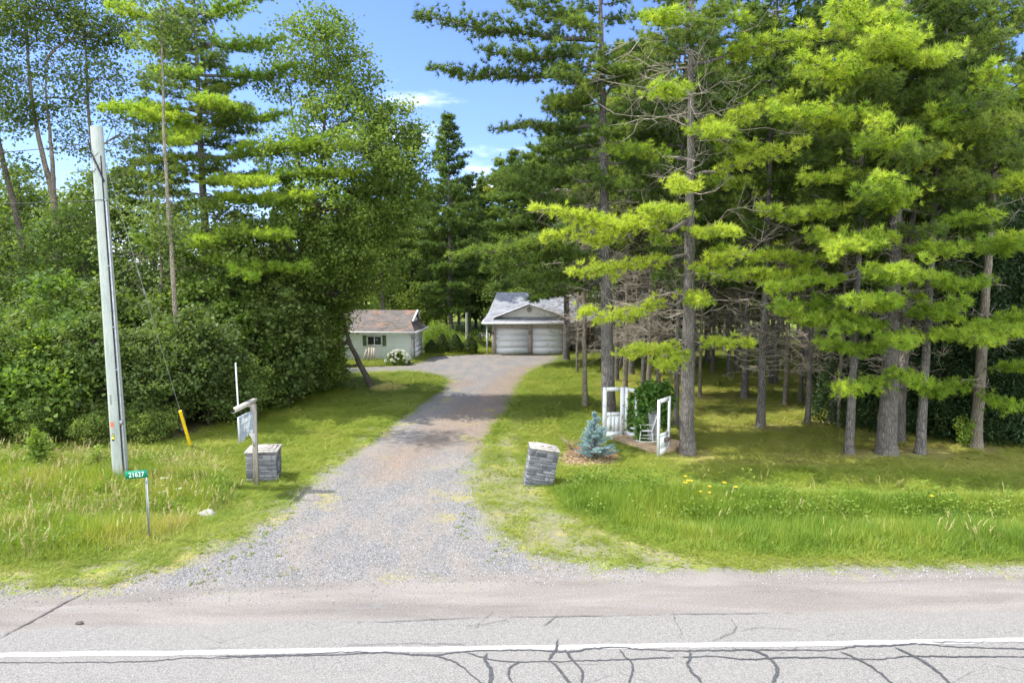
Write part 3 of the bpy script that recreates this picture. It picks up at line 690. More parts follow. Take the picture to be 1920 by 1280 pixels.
tag(bl.build('seeding_grass', foliage('seed_heads', [(0, (.28, .28, .08)), (.5, (.38, .33, .14)), (1, (.48, .36, .22))], .3, (1, 1, .8))), 'straw-coloured seed heads nodding above the ditch grass', 'grass', kind='stuff')
tag(b.build('roadside_tall_grass', M['grass']), 'dense knee-high yellow-green grass growing in the roadside ditch', 'grass', kind='stuff')
T_S = [blade_tmpl(8, .05, .5, .005, s+30, .7) for s in range(4)]
b = MB(); n = 230000
x = rg.uniform(-24, 34, n); y = 13.5+ (rg.rand(n)**1.5)*52
dr = sd(x, y, DRIVE); sh_ = y-shoulder_y(x); fo = sd(x, y, FOREST); spd = np.min([sd(x, y, q_) for q_ in (STRIP, SPARSE, SPARSE2, SPARSE3)], 0)
nf = nfield(x, y, 2.2, 2)
k = (sh_ > .12+.3*nf) & (dr > .12*nf) & (sd(x, y, MULCH) > 0) & (fo > -1.0) & (np.abs(x) < y*.8+1)
k &= ~((spd < .2) & (rg.rand(n)+.7*nf < .70))
k &= ~((np.min([sd(x, y, p_) for p_ in NEEDLE], 0) < 0) & (rg.rand(n) < .45))
for (u_, v_) in [(1143, 812), (1288, 850), (1592, 850), (1662, 850), (1725, 850), (1829, 838), (1426, 801), (1396, 746), (1514, 795), (1560, 790), (1312, 745), (1472, 760)]:
    c_ = G(u_, v_); k &= ~((np.hypot(x-c_[0]-.25, y-c_[1]) < .9) & (rg.rand(n) < .8))
x, y, nf = x[k], y[k], nf[k]
put_grass(b, T_S, x, y, rg.uniform(.03, .07, len(x))*(1+.5*nf)*(1+.02*(y-14)), rg, .45+.28*nfield(x, y, .9, 21)+rg.normal(size=len(x))*.14+.35*(sd(x, y, WOODS) < 0), 1+.05*(y-14))  # blades under the pines tinted lighter to match the painted sunlight
tag(b.build('lawn_grass', M['lawn_blade']), 'short mown green lawn grass with yellowish patches', 'grass', kind='stuff')
# low weeds hugging the gravel edges
W_T = []
for s_ in range(4):
    r = np.random.RandomState(50+s_); V = []; F = []
    for q in range(14):
        a = r.uniform(0, 6.28); el = r.uniform(.15, .9); l = r.uniform(.5, 1); d = np.array([math.cos(a)*math.cos(el), math.sin(a)*math.cos(el), math.sin(el)])*l
        sd_ = np.array([-math.sin(a), math.cos(a), 0])*.14; i = len(V); V += [d*.15, d*.6-sd_, d, d*.6+sd_]; F.append([i, i+1, i+2]); F.append([i, i+2, i+3])
    W_T.append((np.array(V), np.array(F)))
b = MB(); n = 30000
x = rg.uniform(-18, 20, n); y = rg.uniform(11.5, 30, n); dr = sd(x, y, DRIVE); sh_ = y-shoulder_y(x); nf = nfield(x, y, 2.6, 4)
spd = np.min([sd(x, y, q_) for q_ in (STRIP, SPARSE, SPARSE2, SPARSE3)], 0)
k = (sh_ > 0) & (((sh_ < 1.1) & (nf > -.3) & (dr > .1)) | ((spd < .3) & (nf > .15)) | ((np.abs(dr) < .45) & (nf > .2)))
k &= (dr > -1.6) | (nf > .62)
x, y = x[k], y[k]; m_ = len(x); ch = rg.randint(0, 4, m_); rot = zrot(m_, rg); pos = np.stack([x, y, gh(x, y)], 1); sc_ = rg.uniform(.02, .075, m_); tn = rg.uniform(.1, .9, m_)
for c in range(4):
    q = ch == c; b.inst(*W_T[c], pos[q], rot[q], sc_[q], tn[q])
tag(b.build('verge_weeds', M['lawn_blade']), 'low patchy weeds creeping over the gravel edges', 'weeds', kind='stuff')
# leafy weeds inside the ditches
b = MB(); pts = []
for poly, n in ((TALL_R, 2000), (TALL_L, 1000)):
    lo = poly.min(0); hi = poly.max(0); lo[0] = max(lo[0], -19); hi[0] = min(hi[0], 21)
    x, y = scatter(n*2, lo[0], hi[0], lo[1], hi[1], rg); nf = nfield(x, y, .9, 13); k = inpoly(x, y, poly) & (nf > (-.05 if poly is TALL_R else .05)) & (dseg(x, y, poly, True) > .35)
    if poly is TALL_R: k &= y > 17.6
    x, y = x[k], y[k]; pts.append(np.stack([x, y, gh(x, y)+rg.uniform(.15, .5, len(x))], 1))
leaf_cloud(b, np.vstack(pts), 26, .13, .07, rg, .3, 1.1)
tag(b.build('ditch_weeds', M['weed']), 'leafy green weeds standing among the tall ditch grass', 'weeds', kind='stuff')
# loose crushed stone on the driveway mouth
ico = np.array([[1,0,-.2],[-.2,1,-.3],[-1,-.1,-.2],[0,-1,-.3],[.4,.3,.7],[-.4,-.3,.6],[0,0,-.8]])
icf = np.array([[0,1,4],[1,2,5],[1,5,4],[2,3,5],[3,0,4],[3,4,5],[0,6,1],[1,6,2],[2,6,3],[3,6,0]])
b = MB(); n = 110000; x = rg.uniform(-12, 14, n); y = rg.uniform(11.8, 24, n); dr = sd(x, y, DRIVE)
k = ((dr < .25) | ((np.abs(x+1) > 6) & (y-shoulder_y(x) < .5))) & (y-shoulder_y(x) > -1.2) & (rg.rand(n) < ss(24-y, 0, 6)+.15) & (rg.rand(n) < .05+ss(y-shoulder_y(x), -.9, .2)); x, y = x[k], y[k]; m_ = len(x)
b.inst(ico, icf, np.stack([x, y, gh(x, y)+.004], 1), rand_rot(m_, rnd=rg), rg.uniform(.006, .019, m_), rg.rand(m_))
mm = Mt('crushed_stone'); cc = mm.ramp(mm.attr('tint'), [(0, (.12, .12, .125)), (.5, (.25, .25, .255)), (1, (.46, .455, .45))])
tag(b.build('gravel', mm.done(mm.pr(cc, .9, .2))), 'loose grey crushed stone spread over the driveway mouth', 'gravel', kind='stuff')
# ============================================================ OBJECTS
ro = np.random.RandomState(23)
M['white'] = simple('white_siding', (.84, .88, .97), .5, .03, 2, .0)
M['trim'] = simple('white_trim', (.70, .70, .68), .55, .09, 5)
M['garage_door'] = simple('garage_door_paint', (.82, .84, .88), .45, .02, 1)
M['brick'] = None
M['dark'] = simple('dark_metal', (.03, .03, .032), .5, .2)
M['concrete'] = simple('cap_concrete', (.33, .31, .28), .85, .3, 9, .3)
M['mortar'] = simple('mortar', (.38, .37, .355), .95, .15, 20, .3)
M['yellow'] = simple('yellow_plastic', (.80, .55, .02), .45, .08, 5)
M['galv'] = simple('galvanised_steel', (.38, .40, .42), .45, .15, 8, metal=.6)
M['black_cable'] = simple('black_cable', (.02, .02, .022), .6, .1)
M['sign_green'] = simple('green_sign', (.005, .20, .11), .4, .08, 5)
M['sign_white'] = simple('white_lettering', (.85, .87, .85), .5, .03)
M['old_wood'] = simple('weathered_wood', (.34, .30, .25), .85, .25, 5, .5, stretch=(6, 6, .6))
M['pale_wood'] = simple('pale_weathered_wood', (.52, .48, .42), .8, .2, 6, .4, stretch=(5, 5, 1))
M['plank'] = simple('platform_boards', (.38, .28, .18), .85, .25, 4, .4, stretch=(.6, 6, 6))
M['grey_board'] = simple('faded_grey_board', (.36, .42, .47), .8, .2, 6, .3, stretch=(4, 1, 5))
def old_paint():
    m = Mt('peeling_white_paint'); v = m.obj(); n1 = m.noise(v, 7, 6, .7); n2 = m.noise(m.mapv(v, (3, 3, .5)), 9, 4, .6)
    f = m.mr(m.math('ADD', m.math('MULTIPLY', n1, .7), m.math('MULTIPLY', n2, .4)), .62, .68)
    c = m.mix(f, m.mix(n2, (.62, .66, .70), (.80, .81, .80)), (.25, .22, .18))
    return m.done(m.pr(c, .65, .25, m.bump(n1, .25, .01)))
M['old_paint'] = old_paint()
def stone_mat():
    m = Mt('cut_stone'); n1 = m.noise(m.obj(), 14, 6, .7); n2 = m.noise(m.obj(), 55, 3, .7)
    c = m.ramp(m.math('ADD', m.math('MULTIPLY', m.attr('tint'), .6), m.math('MULTIPLY', n1, .45)), [(.15, (.065, .07, .08)), (.5, (.13, .138, .15)), (.85, (.25, .25, .26))])
    return m.done(m.pr(c, .88, .2, m.bump(m.math('ADD', n1, m.math('MULTIPLY', n2, .5)), .9, .025)))
M['stone'] = stone_mat()
def shingle(name, c0, c1, stain=None):
    m = Mt(name); v = m.obj(); s = m.sep(v)
    row = m.math('MULTIPLY', s[2], 11.0); fr = m.math('FRACT', row); rid = m.math('FLOOR', row)
    cb = m.n('ShaderNodeCombineXYZ'); m.set(cb.inputs[0], m.math('MULTIPLY', s[0], 3.2)); m.set(cb.inputs[1], rid); m.set(cb.inputs[2], m.math('MULTIPLY', s[1], 3.2))
    cell = m.sep(m.vor(cb.outputs[0], 1.0, out='Color'))[0]
    c = m.mix(cell, c0, c1); c = m.mix(m.mr(fr, .0, .16, .5, 0), c, tuple(k*.4 for k in c0))
    c = m.mix(m.mr(m.noise(v, 1.2, 5, .6), .35, .7, 0, .35), c, tuple(k*1.3 for k in c1))
    if stain: c = m.mix(m.mr(m.noise(m.mapv(v, (1, 1, 3)), 1.1, 5, .65), .55, .64, 0, .75), c, stain)
    return m.done(m.pr(c, .92, .15, m.bump(fr, .5, .02)))
M['roof_grey'] = shingle('grey_shingles', (.17, .18, .205), (.27, .285, .31))
M['roof_brown'] = shingle('brown_shingles', (.09, .08, .072), (.16, .142, .13), (.27, .16, .11))
def brick_mat():
    m = Mt('taupe_brick'); b = m.n('ShaderNodeTexBrick'); m.set(b.inputs['Vector'], m.mapv(m.obj(), (1, 1, 1), rot=(R(90), 0, 0)))
    b.inputs['Scale'].default_value = 4.2; b.inputs['Color1'].default_value = (.36, .32, .285, 1); b.inputs['Color2'].default_value = (.46, .41, .365, 1)
    b.inputs['Mortar'].default_value = (.42, .39, .36, 1); b.inputs['Mortar Size'].default_value = .018; b.inputs['Row Height'].default_value = .3
    return m.done(m.pr(b.outputs['Color'], .9, .2))
M['brick'] = brick_mat()
def glass_mat():
    m = Mt('window_glass'); return m.done(m.pr((.02, .025, .03), .06, .6))
M['glass'] = glass_mat()

def text_obj(name, s, size, mat, parent, loc, rot, depth=.002, shear=0, align='LEFT', spacing=1.0, width=1.0):
    c = bpy.data.curves.new(name, 'FONT'); c.body = s; c.size = size; c.extrude = depth; c.shear = shear; c.align_x = align; c.space_line = .85
    c.offset = .004 if name == 'lettering' else 0.0; c.space_character = spacing
    o = bpy.data.objects.new(name+'_src', c); C.objects.link(o); bpy.context.view_layer.update()
    me = bpy.data.meshes.new_from_object(o.evaluated_get(bpy.context.evaluated_depsgraph_get()))
    bpy.data.objects.remove(o); bpy.data.curves.remove(c)
    me.materials.clear(); me.materials.append(mat)
    o = bpy.data.objects.new(name, me); C.objects.link(o); o.parent = parent; o.location = loc; o.rotation_euler = rot; o.scale = (width, 1, 1)
    return o

# ---- stone pillars
def stones_face(b, x0, x1, z0, z1, place, r):
    z = z0
    while z < z1-.03:
        h = min(r.choice([.065, .10, .14, .19]), z1-z); h = h if z1-z-h > .04 else z1-z
        x = x0
        while x < x1-.03:
            w = min(r.uniform(.14, .42), x1-x); w = w if x1-x-w > .09 else x1-x
            if h > .1 and r.rand() < .3:
                for zz in (0, h/2): place(b, x+.006, x+w-.006, z+zz+.005, z+zz+h/2-.005, r)
            else: place(b, x+.006, x+w-.006, z+.005, z+h-.005, r)
            x += w
        z += h
def stone_block(b, c, sx, sy, sz, face, r):
    """rough-faced slab with a chamfered, bulging outer face; face = outward axis (dx,dy)"""
    fx, fy = face; t = .034+r.uniform(0, .014); e = min(.018, sx*.2, sz*.3)
    out = np.array([fx, fy, 0.]); al = np.array([-fy, fx, 0.]); up = np.array([0, 0, 1.])
    def q(a, u, o_): return np.asarray(c)+al*a+up*u+out*o_
    X, Zh = sx/2, sz/2
    V = [q(-X, -Zh, 0), q(X, -Zh, 0), q(X, Zh, 0), q(-X, Zh, 0), q(-X, -Zh, t*.5), q(X, -Zh, t*.5), q(X, Zh, t*.5), q(-X, Zh, t*.5)]
    nx = 3
    V += [q(-X+e, -Zh+e, t), q(X-e, -Zh+e, t*r.uniform(.8, 1.2)), q(X-e, Zh-e, t*r.uniform(.8, 1.1)), q(-X+e, Zh-e, t)]
    F = [[0, 1, 5, 4], [1, 2, 6, 5], [2, 3, 7, 6], [3, 0, 4, 7], [4, 5, 9, 8], [5, 6, 10, 9], [6, 7, 11, 10], [7, 4, 8, 11], [8, 9, 10, 11]]
    b.add(V, F, r.rand())
def pillar(label, loc, rz, roll, W, D, Hh, seed, slabs):
    r = np.random.RandomState(seed); root = thing('stone_pillar', label, 'stone pillar', loc, rz); root.rotation_euler = (0, roll, rz)
    core = MB(); core.box((0, 0, Hh/2-.15), (W-.06, D-.06, Hh+.3)); core.build('mortar_core', M['mortar'], root)
    b = MB()
    for (fx, fy, wid, off) in ((0, -1, W, D/2), (0, 1, W, D/2), (1, 0, D, W/2), (-1, 0, D, W/2)):
        def place(b, a0, a1, z0, z1, r, fx=fx, fy=fy, off=off):
            c = np.array([fx*(off-.032), fy*(off-.032), (z0+z1)/2]) + np.array([-fy, fx, 0])*((a0+a1)/2)
            stone_block(b, c, a1-a0, 0, z1-z0, (fx, fy), r)
        stones_face(b, -wid/2, wid/2, -.12, Hh, place, r)
    b.build('stone_facing', M['stone'], root)
    z = Hh+.003
    for k, (w, d, t, ox) in enumerate(slabs):
        b = MB(); e = .012
        for zz, s_ in ((0, 1),):
            v = []
            for (zz_, ins) in ((0, 0), (t-e, 0), (t, e)):
                for sx, sy in ((-1, -1), (1, -1), (1, 1), (-1, 1)): v.append([ox+sx*(w/2-ins), sy*(d/2-ins), zz_])
            f = [[0, 3, 2, 1]]
            for L in (0, 4): f += [[L+i, L+(i+1) % 4, L+4+(i+1) % 4, L+4+i] for i in range(4)]
            f.append([8, 9, 10, 11]); b.add(np.array(v)+[0, 0, z], f)
        b.build('cap_slab', M['concrete'], root); z += t+.0015
    return root
pl = GZ(494, 897)
pillar('low square grey stone pillar behind the hanging wooden sign', pl+[0, .1, 0], R(9), 0, .90, .84, .90, 4,
       [(.98, .92, .06, 0), (.74, .68, .035, 0.02), (.50, .44, .03, 0.03)])
pr_ = GZ(1006, 906)
pillar('leaning grey stone pillar on the right edge of the driveway mouth', pr_+[0, .05, -.2], R(4), R(10), .86, .64, 1.30, 9,
       [(.92, .70, .06, 0), (.68, .52, .035, 0.0), (.48, .34, .03, -0.02)])

# ---- hanging sign
base = GZ(481, 909); xs = base[0]
root = thing('hanging_sign', 'grey painted board hanging from a wooden post and arm', 'sign', base)
zt = 2.62
b = MB(); b.box((0, 0, zt/2-.1), (.125, .125, zt-.02)); b.build('post', M['old_wood'], root)
b = MB(); b.box((0, -.60, zt), (.13, 1.45, .07)); b.box((0, -.60, zt-.062), (.08, 1.40, .05)); b.build('arm', M['pale_wood'], root)
b = MB(); b.prism([(0, -.065, zt-.5), (0, -.065, zt-.09), (0, -.42, zt-.09), (0, -.28, zt-.16), (0, -.17, zt-.28)], (-.03, 0, 0), (.03, 0, 0)); b.build('brace', M['pale_wood'], root)
b = MB()
brd = [(-.08, 2.34), (-1.20, 2.34), (-1.20, 1.60), (-.86, 1.60), (-.50, 1.76), (-.40, 1.78), (-.22, 1.66), (-.08, 1.66)]
b.prism([(0, y, z) for y, z in brd], (-.02, 0, 0), (.02, 0, 0)); board = b.build('board', M['grey_board'], root)
b = MB()
for (a, c) in (((-1.18, 2.32), (-1.18, 1.62)),): b.bar((.022, a[0], a[1]), (.022, c[0], c[1]), .012, .05, up=(0, 1, 0))
b.build('board_frame', M['pale_wood'], root)
txt = MB()
text_obj('lettering', 'Beady\n  Hill\n    Top', .26, M['sign_white'], root, (.0215, -1.04, 2.10), (R(90), 0, R(90)), .002, .35, width=1.15)
b = MB(); b.prism([(0, -.075, 1.62), (0, -.36, 1.66), (0, -.22, 1.52), (0, -.13, 1.40), (0, -.075, 1.22)], (-.02, 0, 0), (.024, 0, 0)); b.build('scroll_bracket', M['old_paint'], root)
for yy in (-1.0, -.30):
    b = MB(); b.tube([(0, yy, zt-.08), (.0, yy-.01, zt-.18), (0, yy, 2.34)], .009, 6); b.build('hanger', M['dark'], root)
b = MB(); b.tube([(0, -1.25, zt-.09), (-.02, -1.5, zt-.1), (-.02, -1.62, zt-.05)], .014, 6); b.build('hook', M['galv'], root)
b = MB(); b.tube([(-.0, -1.16, zt+.03), (-.03, -1.15, zt+1.28)], .022, 8, cap=True); b.build('white_rod', M['trim'], root)

# ---- utility pole
pb = GZ(228, 906); pt = P(181, 238, pb[1]+.1)
pt = np.array(pt); up_ = (pt-pb)/np.linalg.norm(pt-pb); LP = np.linalg.norm(pt-pb)
root = thing('utility_pole', 'tall pale grey-green wooden utility pole in the ditch grass', 'utility pole', pb)
m = Mt('treated_pole_wood'); v = m.mapv(m.obj(), (1, 1, .07)); n1 = m.noise(v, 22, 6, .65); n2 = m.noise(m.mapv(m.obj(), (1, 1, .3)), 2.5, 4)
c = m.ramp(m.math('ADD', m.math('MULTIPLY', n1, .5), m.math('MULTIPLY', n2, .5)), [(.3, (.24, .28, .25)), (.5, (.36, .40, .36)), (.68, (.46, .48, .44))])
c = m.mix(m.mr(m.vor(m.mapv(m.obj(), (1, 1, .05)), 24, 'DISTANCE_TO_EDGE'), 0, .03, .5, 0), c, (.12, .12, .11))
M['pole_wood'] = m.done(m.pr(c, .85, .15, m.bump(n1, .35, .01)))
b = MB(); path = [pb-up_*.3+up_*(LP+.3)*t for t in np.linspace(0, 1, 14)]
b.tube(path, np.linspace(.225, .165, 14), 24, cap=True); b.build('shaft', M['pole_wood'], root, True, pb)
def on_pole(t, ang, off=0.0):
    r_ = .225+(.165-.225)*t+off; return pb+up_*LP*t+np.array([math.cos(ang), math.sin(ang), 0])*r_
b = MB(); b.tube([on_pole(t, R(-28), .03) for t in np.linspace(-.02, .80, 12)], .032, 8); b.build('conduit', M['galv'], root, True, pb)
b = MB(); b.tube([on_pole(t, R(-42), .012) for t in np.linspace(.0, .92, 14)], .016, 6); b.build('cable', M['black_cable'], root, True, pb)
for (t_, s3_) in ((.18, (.10, .05, .13)), (.80, (.05, .05, .06)), (.45, (.10, .03, .04)), (.62, (.10, .03, .04)), (.33, (.10, .03, .04))): b = MB(); b.box(on_pole(t_, R(-34), .035), s3_, R(50)); b.build('clamp', M['galv'], root, False, pb)
def sticker(name, t0, t1, a0, a1, mat, off=.004, circle=False):
    b = MB(); n = 10
    if circle:
        cc = (t0+t1)/2; ac = (a0+a1)/2; V = [on_pole(cc, ac, off)]+[on_pole(cc+math.cos(k)*(t1-t0)/2, ac+math.sin(k)*(a1-a0)/2, off) for k in np.linspace(0, 6.283, 21)[:-1]]
        b.add(V, [[0, 1+k, 1+(k+1) % 20] for k in range(20)])
    else:
        A = np.linspace(a0, a1, n); V = [on_pole(t, a, off) for t in (t0, t1) for a in A]; b.add(V, [[k, k+1, n+k+1, n+k] for k in range(n-1)])
    return b.build(name, mat, root, False, pb)
hp = LP
sticker('orange_tag', .168, .182, R(-118), R(-88), simple('orange_plastic', (.72, .16, .07), .5, .1))
dk = sticker('round_sticker', .128, .150, R(-114), R(-84), M['dark'], circle=True)
for (q0, q1, e) in ((.1395, .1425, 12), (.1345, .1385, 12), (.1455, .1475, 8)):
    sticker('sticker_band', q0-.0005, q1-.0005, R(-99-e), R(-99+e), simple('yellow_print', (.75, .72, .08), .5, .1), .007)
b = MB()
for k in range(5): b.box(on_pole(.235+k*.0055, R(-98), .001), (.055, .006, .022), R(-8))
b.build('pole_marking', M['dark'], root, False, pb)
b = MB()
for (t0, a0, t1, a1) in ((.905, -130, .93, -60), (.875, -125, .90, -55), (.87, -60, .915, -128)):
    b.tube([on_pole(t0+(t1-t0)*s_, R(a0+(a1-a0)*s_), .014) for s_ in np.linspace(0, 1, 7)], .012, 6)
b.build('tie_wire', M['galv'], root, False, pb)
b = MB(); b.tube([on_pole(.965, R(-160), .08), on_pole(.93, R(-120), .05), on_pole(.88, R(-60), .04), on_pole(.85, R(-30), .03)], .022, 6); b.build('drop_cable', M['black_cable'], root, True, pb)
# wires
def sag(a, c, s_, n=16): a = np.asarray(a); c = np.asarray(c); return [a+(c-a)*t-np.array([0, 0, s_*4*t*(1-t)]) for t in np.linspace(0, 1, n)]
a = on_pole(.955, R(180)); e = P(-700, 290, pb[1]+3)
b = MB(); b.tube(sag(e, a, .35), .013, 5); tag(b.build('power_line', M['black_cable']), 'thin black wire running left from the top of the utility pole', 'wire')
a = on_pole(.80, R(180)); e = P(-700, 368, pb[1]+3)
b = MB(); b.tube(sag(e, a, .2), .011, 5); b.tube([on_pole(.80, R(an), .012) for an in range(180, 370, 20)], .011, 5)
tag(b.build('phone_line', M['black_cable']), 'lower black wire strapped round the utility pole and running left', 'wire')
# guy wire
ga = on_pole(.905, R(20)); gb = GZ(358, 838)
root = thing('guy_wire', 'steel guy wire with a bright yellow guard beside the shrubs', 'guy wire', gb)
b = MB(); b.tube([gb+(ga-gb)*t for t in (0, .3, .6, 1)], .009, 6); b.build('cable', M['galv'], root, False, gb)
q0 = gb+(ga-gb)*.012; q1 = gb+(ga-gb)*.155
b = MB(); b.tube([q0, q1], .055, 12, cap=True); b.build('guard', M['yellow'], root, True, gb)
s0 = gb+(ga-gb)*.60; s1 = gb+(ga-gb)*.66
for k in (0, 1): b = MB(); b.tube([s0+(s1-s0)*k-(s1-s0)*.12, s0+(s1-s0)*k+(s1-s0)*.25], .028, 6); b.build('insulator', M['galv'], root, False, gb)

# ---- civic address sign
ab = GZ(281, 1013)
root = thing('address_sign', 'small green number sign on a thin metal post', 'sign', ab, R(2))
zt = 1.62
b = MB(); b.box((0, 0, zt/2-.1), (.045, .012, zt+.1)); b.box((-.022, -.012, zt/2-.1), (.006, .026, zt+.1)); b.box((.022, -.012, zt/2-.1), (.006, .026, zt+.1)); b.build('post', M['galv'], root)
pm = bpy.data.objects.new('number_plate_mount', None)
b = MB(); b.box((0, 0, 0), (.53, .006, .19)); plate = b.build('plate', M['sign_green'], root); plate.location = (-.22, -.034, zt+.03); plate.rotation_euler = (0, R(-4), 0)
text_obj('number', '21627', .165, M['sign_white'], plate, (0, -.0045, -.058), (R(90), 0, 0), .001, 0, 'CENTER', 1.02, .88)

# ---- boulder
def rock(name, label, loc, size, seed, mat, cat='rock'):
    r = np.random.RandomState(seed); n, k = 18, 12; V = []
    for i in range(k+1):
        for j in range(n):
            th = math.pi*i/k; ph = 2*math.pi*j/n; d = Vector((math.sin(th)*math.cos(ph), math.sin(th)*math.sin(ph), math.cos(th)))
            f = 1+.28*mnoise.noise(d*1.6+Vector((seed, 0, 0)))+.1*mnoise.noise(d*5+Vector((0, seed, 0))); V.append([d.x*size[0]*f, d.y*size[1]*f, d.z*size[2]*f])
    F = [[i*n+j, i*n+(j+1) % n, (i+1)*n+(j+1) % n, (i+1)*n+j] for i in range(k) for j in range(n)]
    b = MB(); b.add(V, F); o = b.build(name, mat, None, True); o.location = [float(q) for q in loc]; return tag(o, label, cat)
M['pale_rock'] = simple('pale_rock', (.36, .345, .32), .9, .2, 7, .6)
M['dark_rock'] = simple('dark_rock', (.09, .08, .08), .9, .2, 7, .6)
rock('rock', 'pale grey boulder half hidden in the ditch grass', GZ(386, 974)+[0, 0, .10], (.27, .2, .17), 3, M['pale_rock'])
rock('stone_chunk', 'small dark stone lying on the paved road shoulder', G(149, 1169)+[0, 0, .02], (.075, .04, .03), 8, M['dark_rock'])

# ---- siding helper
def siding(b, a, c, z0, z1, step=.11, t=.018, out=(0, -1, 0)):
    a = np.asarray(a, float); c = np.asarray(c, float); out = np.asarray(out, float); z = z0
    while z < z1-.01:
        zz = min(z+step, z1); lo = out*t; hi = out*.003
        A = np.array([a[0], a[1], 0]); B = np.array([c[0], c[1], 0])
        b.add([A+lo+[0, 0, z], B+lo+[0, 0, z], B+hi+[0, 0, zz], A+hi+[0, 0, zz], A+[0, 0, z], B+[0, 0, z]], [[0, 1, 2, 3], [4, 5, 1, 0]]); z = zz
# ---- shed
sb = GZ(770, 676); SY = sb[1]
root = thing('shed', 'small white clapboard shed with a brown rust-stained roof', 'shed', sb, R(-4))
Wd, Dp, Hw = 7.4, 4.5, 2.2
b = MB(); b.box((-Wd/2, Dp/2, Hw/2-.05), (Wd-.02, Dp-.02, Hw+.1)); siding(b, (-Wd, .005, 0), (0, .005, 0), 0, Hw)
siding(b, (-.002, 0, 0), (-.002, .30, 0), 0, Hw, out=(1, 0, 0)); siding(b, (-.002, 1.35, 0), (-.002, 1.55, 0), 0, Hw, out=(1, 0, 0)); siding(b, (-.002, 4.25, 0), (-.002, Dp, 0), 0, Hw, out=(1, 0, 0))
b.build('wall', M['white'], root)
for q_ in ((.012, -.022, Hw/2), (.012, Dp, Hw/2)): b = MB(); b.box(q_, (.09, .05, Hw)); b.build('corner_board', M['trim'], root)
def slab(b, pts, t=.07):
    p = np.asarray(pts, float); n = np.cross(p[1]-p[0], p[2]-p[0]); n = n/np.linalg.norm(n); n = n if n[2] > 0 else -n
    b.prism(p, -n*t, n*0)
b = MB(); rz = 3.72; ye = -.38; y2 = Dp+.38; ez = 2.22; ym = Dp/2; sl = (rz-ez)/(ym-ye)
yk = .85; zk = ez+(yk-ye)*sl; y3 = Dp-yk
slab(b, [(-Wd-.4, ye, ez), (.42, ye, ez), (-.12, yk, zk), (.10, ym, rz), (-Wd-.4, ym, rz)])
slab(b, [(-Wd-.4, y2, ez), (.42, y2, ez), (-.12, y3, zk), (.10, ym, rz), (-Wd-.4, ym, rz)])
slab(b, [(.42, ye, ez), (.42, y2, ez), (-.22, y3, zk), (-.22, yk, zk)])
b.build('roof', M['roof_brown'], root)
b = MB(); b.prism([(-.16, yk, zk-.05), (-.16, y3, zk-.05), (-.16, ym, rz-.1)], (0, 0, 0), (-.05, 0, 0)); b.build('gable', M['white'], root)
b = MB(); b.bar((.12, ym, rz+.0), (.02, yk-.05, zk-.0), .05, .13, up=(1, 0, 0)); b.bar((.12, ym, rz), (.02, y3+.05, zk), .05, .13, up=(1, 0, 0)); b.build('rake_board', M['trim'], root)
b = MB(); b.box((-Wd/2, ye-.02, ez-.06), (Wd+.9, .07, .13)); b.box((.46, Dp/2, ez-.062), (.07, Dp+.78, .126)); b.build('gutter', M['trim'], root)
b = MB(); b.box((-Wd/2, (ye)/2, ez-.10), (Wd+.5, -ye-.04, .02)); b.box((.22, Dp/2, ez-.101), (.40, Dp+.3, .02)); b.build('soffit', M['trim'], root)
xw = -2.75
b = MB()
for (cx, cz, w_, h_) in ((xw, 1.83, 1.16, .08), (xw, 1.16, 1.16, .08), (xw-.54, 1.495, .08, .60), (xw+.54, 1.495, .08, .60), (xw, 1.495, .05, .60)): b.box((cx, -.045, cz), (w_, .06, h_))
wf = b.build('window', M['trim'], root)
b = MB(); b.box((xw, -.028, 1.495), (1.02, .02, .62)); b.build('pane', M['glass'], wf)
M['shutter'] = simple('green_shutter', (.10, .17, .08), .6, .15, 4)
for sx in (-.76, .76):
    b = MB(); b.box((xw+sx, -.04, 1.50), (.28, .035, .80))
    for k in range(9): b.box((xw+sx, -.064, 1.16+k*.085), (.20, .016, .05))
    b.build('shutter', M['shutter'], root)
b = MB(); b.box((.02, .82, 1.0), (.05, .88, 2.0)); 
for zz in (.5, 1.4): b.box((.048, .82, zz), (.012, .55, .6))
b.build('door', M['trim'], root)
b = MB(); b.box((.02, 2.9, 1.02), (.04, 2.5, 2.04))
for k in range(5): b.box((.044, 2.9, .21+k*.408), (.012, 2.48, .395))
b.build('bay_door', M['garage_door'], root)
b = MB(); b.box((.06, .12, 1.72), (.12, .12, .2)); b.tube([(.06, .12, 1.82), (.06, .12, 1.92)], .05, 8, cap=True); b.build('wall_lamp', M['galv'], root)

# ---- garage house
hb = G(990, 664); hy = hb[1]
def hx(u, v=640, yy=None): return P(u, v, yy or hy)[0]
root = thing('house', 'single-storey brick house with a double garage and grey shingle roof', 'house', (0, hy, 0))
xl, xr = hx(922), hx(1064); d1l, d1r, d2l, d2r = hx(930), hx(990.5), hx(998), hx(1056); dz = 2.12; wz = 2.62
b = MB()
def wallbox(b, x0, x1, y0, y1, z0, z1): b.box(((x0+x1)/2, (y0+y1)/2, (z0+z1)/2), (x1-x0, y1-y0, z1-z0))
wallbox(b, xl, d1l, 0, .25, -.1, wz); wallbox(b, d1r, d2l, 0, .25, -.1, wz); wallbox(b, d2r, xr, 0, .25, -.1, wz); wallbox(b, d1l, d1r, 0, .25, dz, wz); wallbox(b, d2l, d2r, 0, .25, dz, wz)
wallbox(b, xl, xl+.25, .25, 9, -.1, wz); wallbox(b, xr, xr+.2, .25, 3.2, -.1, wz)
wallbox(b, xr+.2, xr+1.6, 3.2, 3.4, -.1, wz); wallbox(b, xr+2.6, xr+8.6, 3.2, 3.4, -.1, wz); wallbox(b, xr+1.6, xr+2.6, 3.2, 3.4, 2.1, wz)
b.build('wall', M['brick'], root)
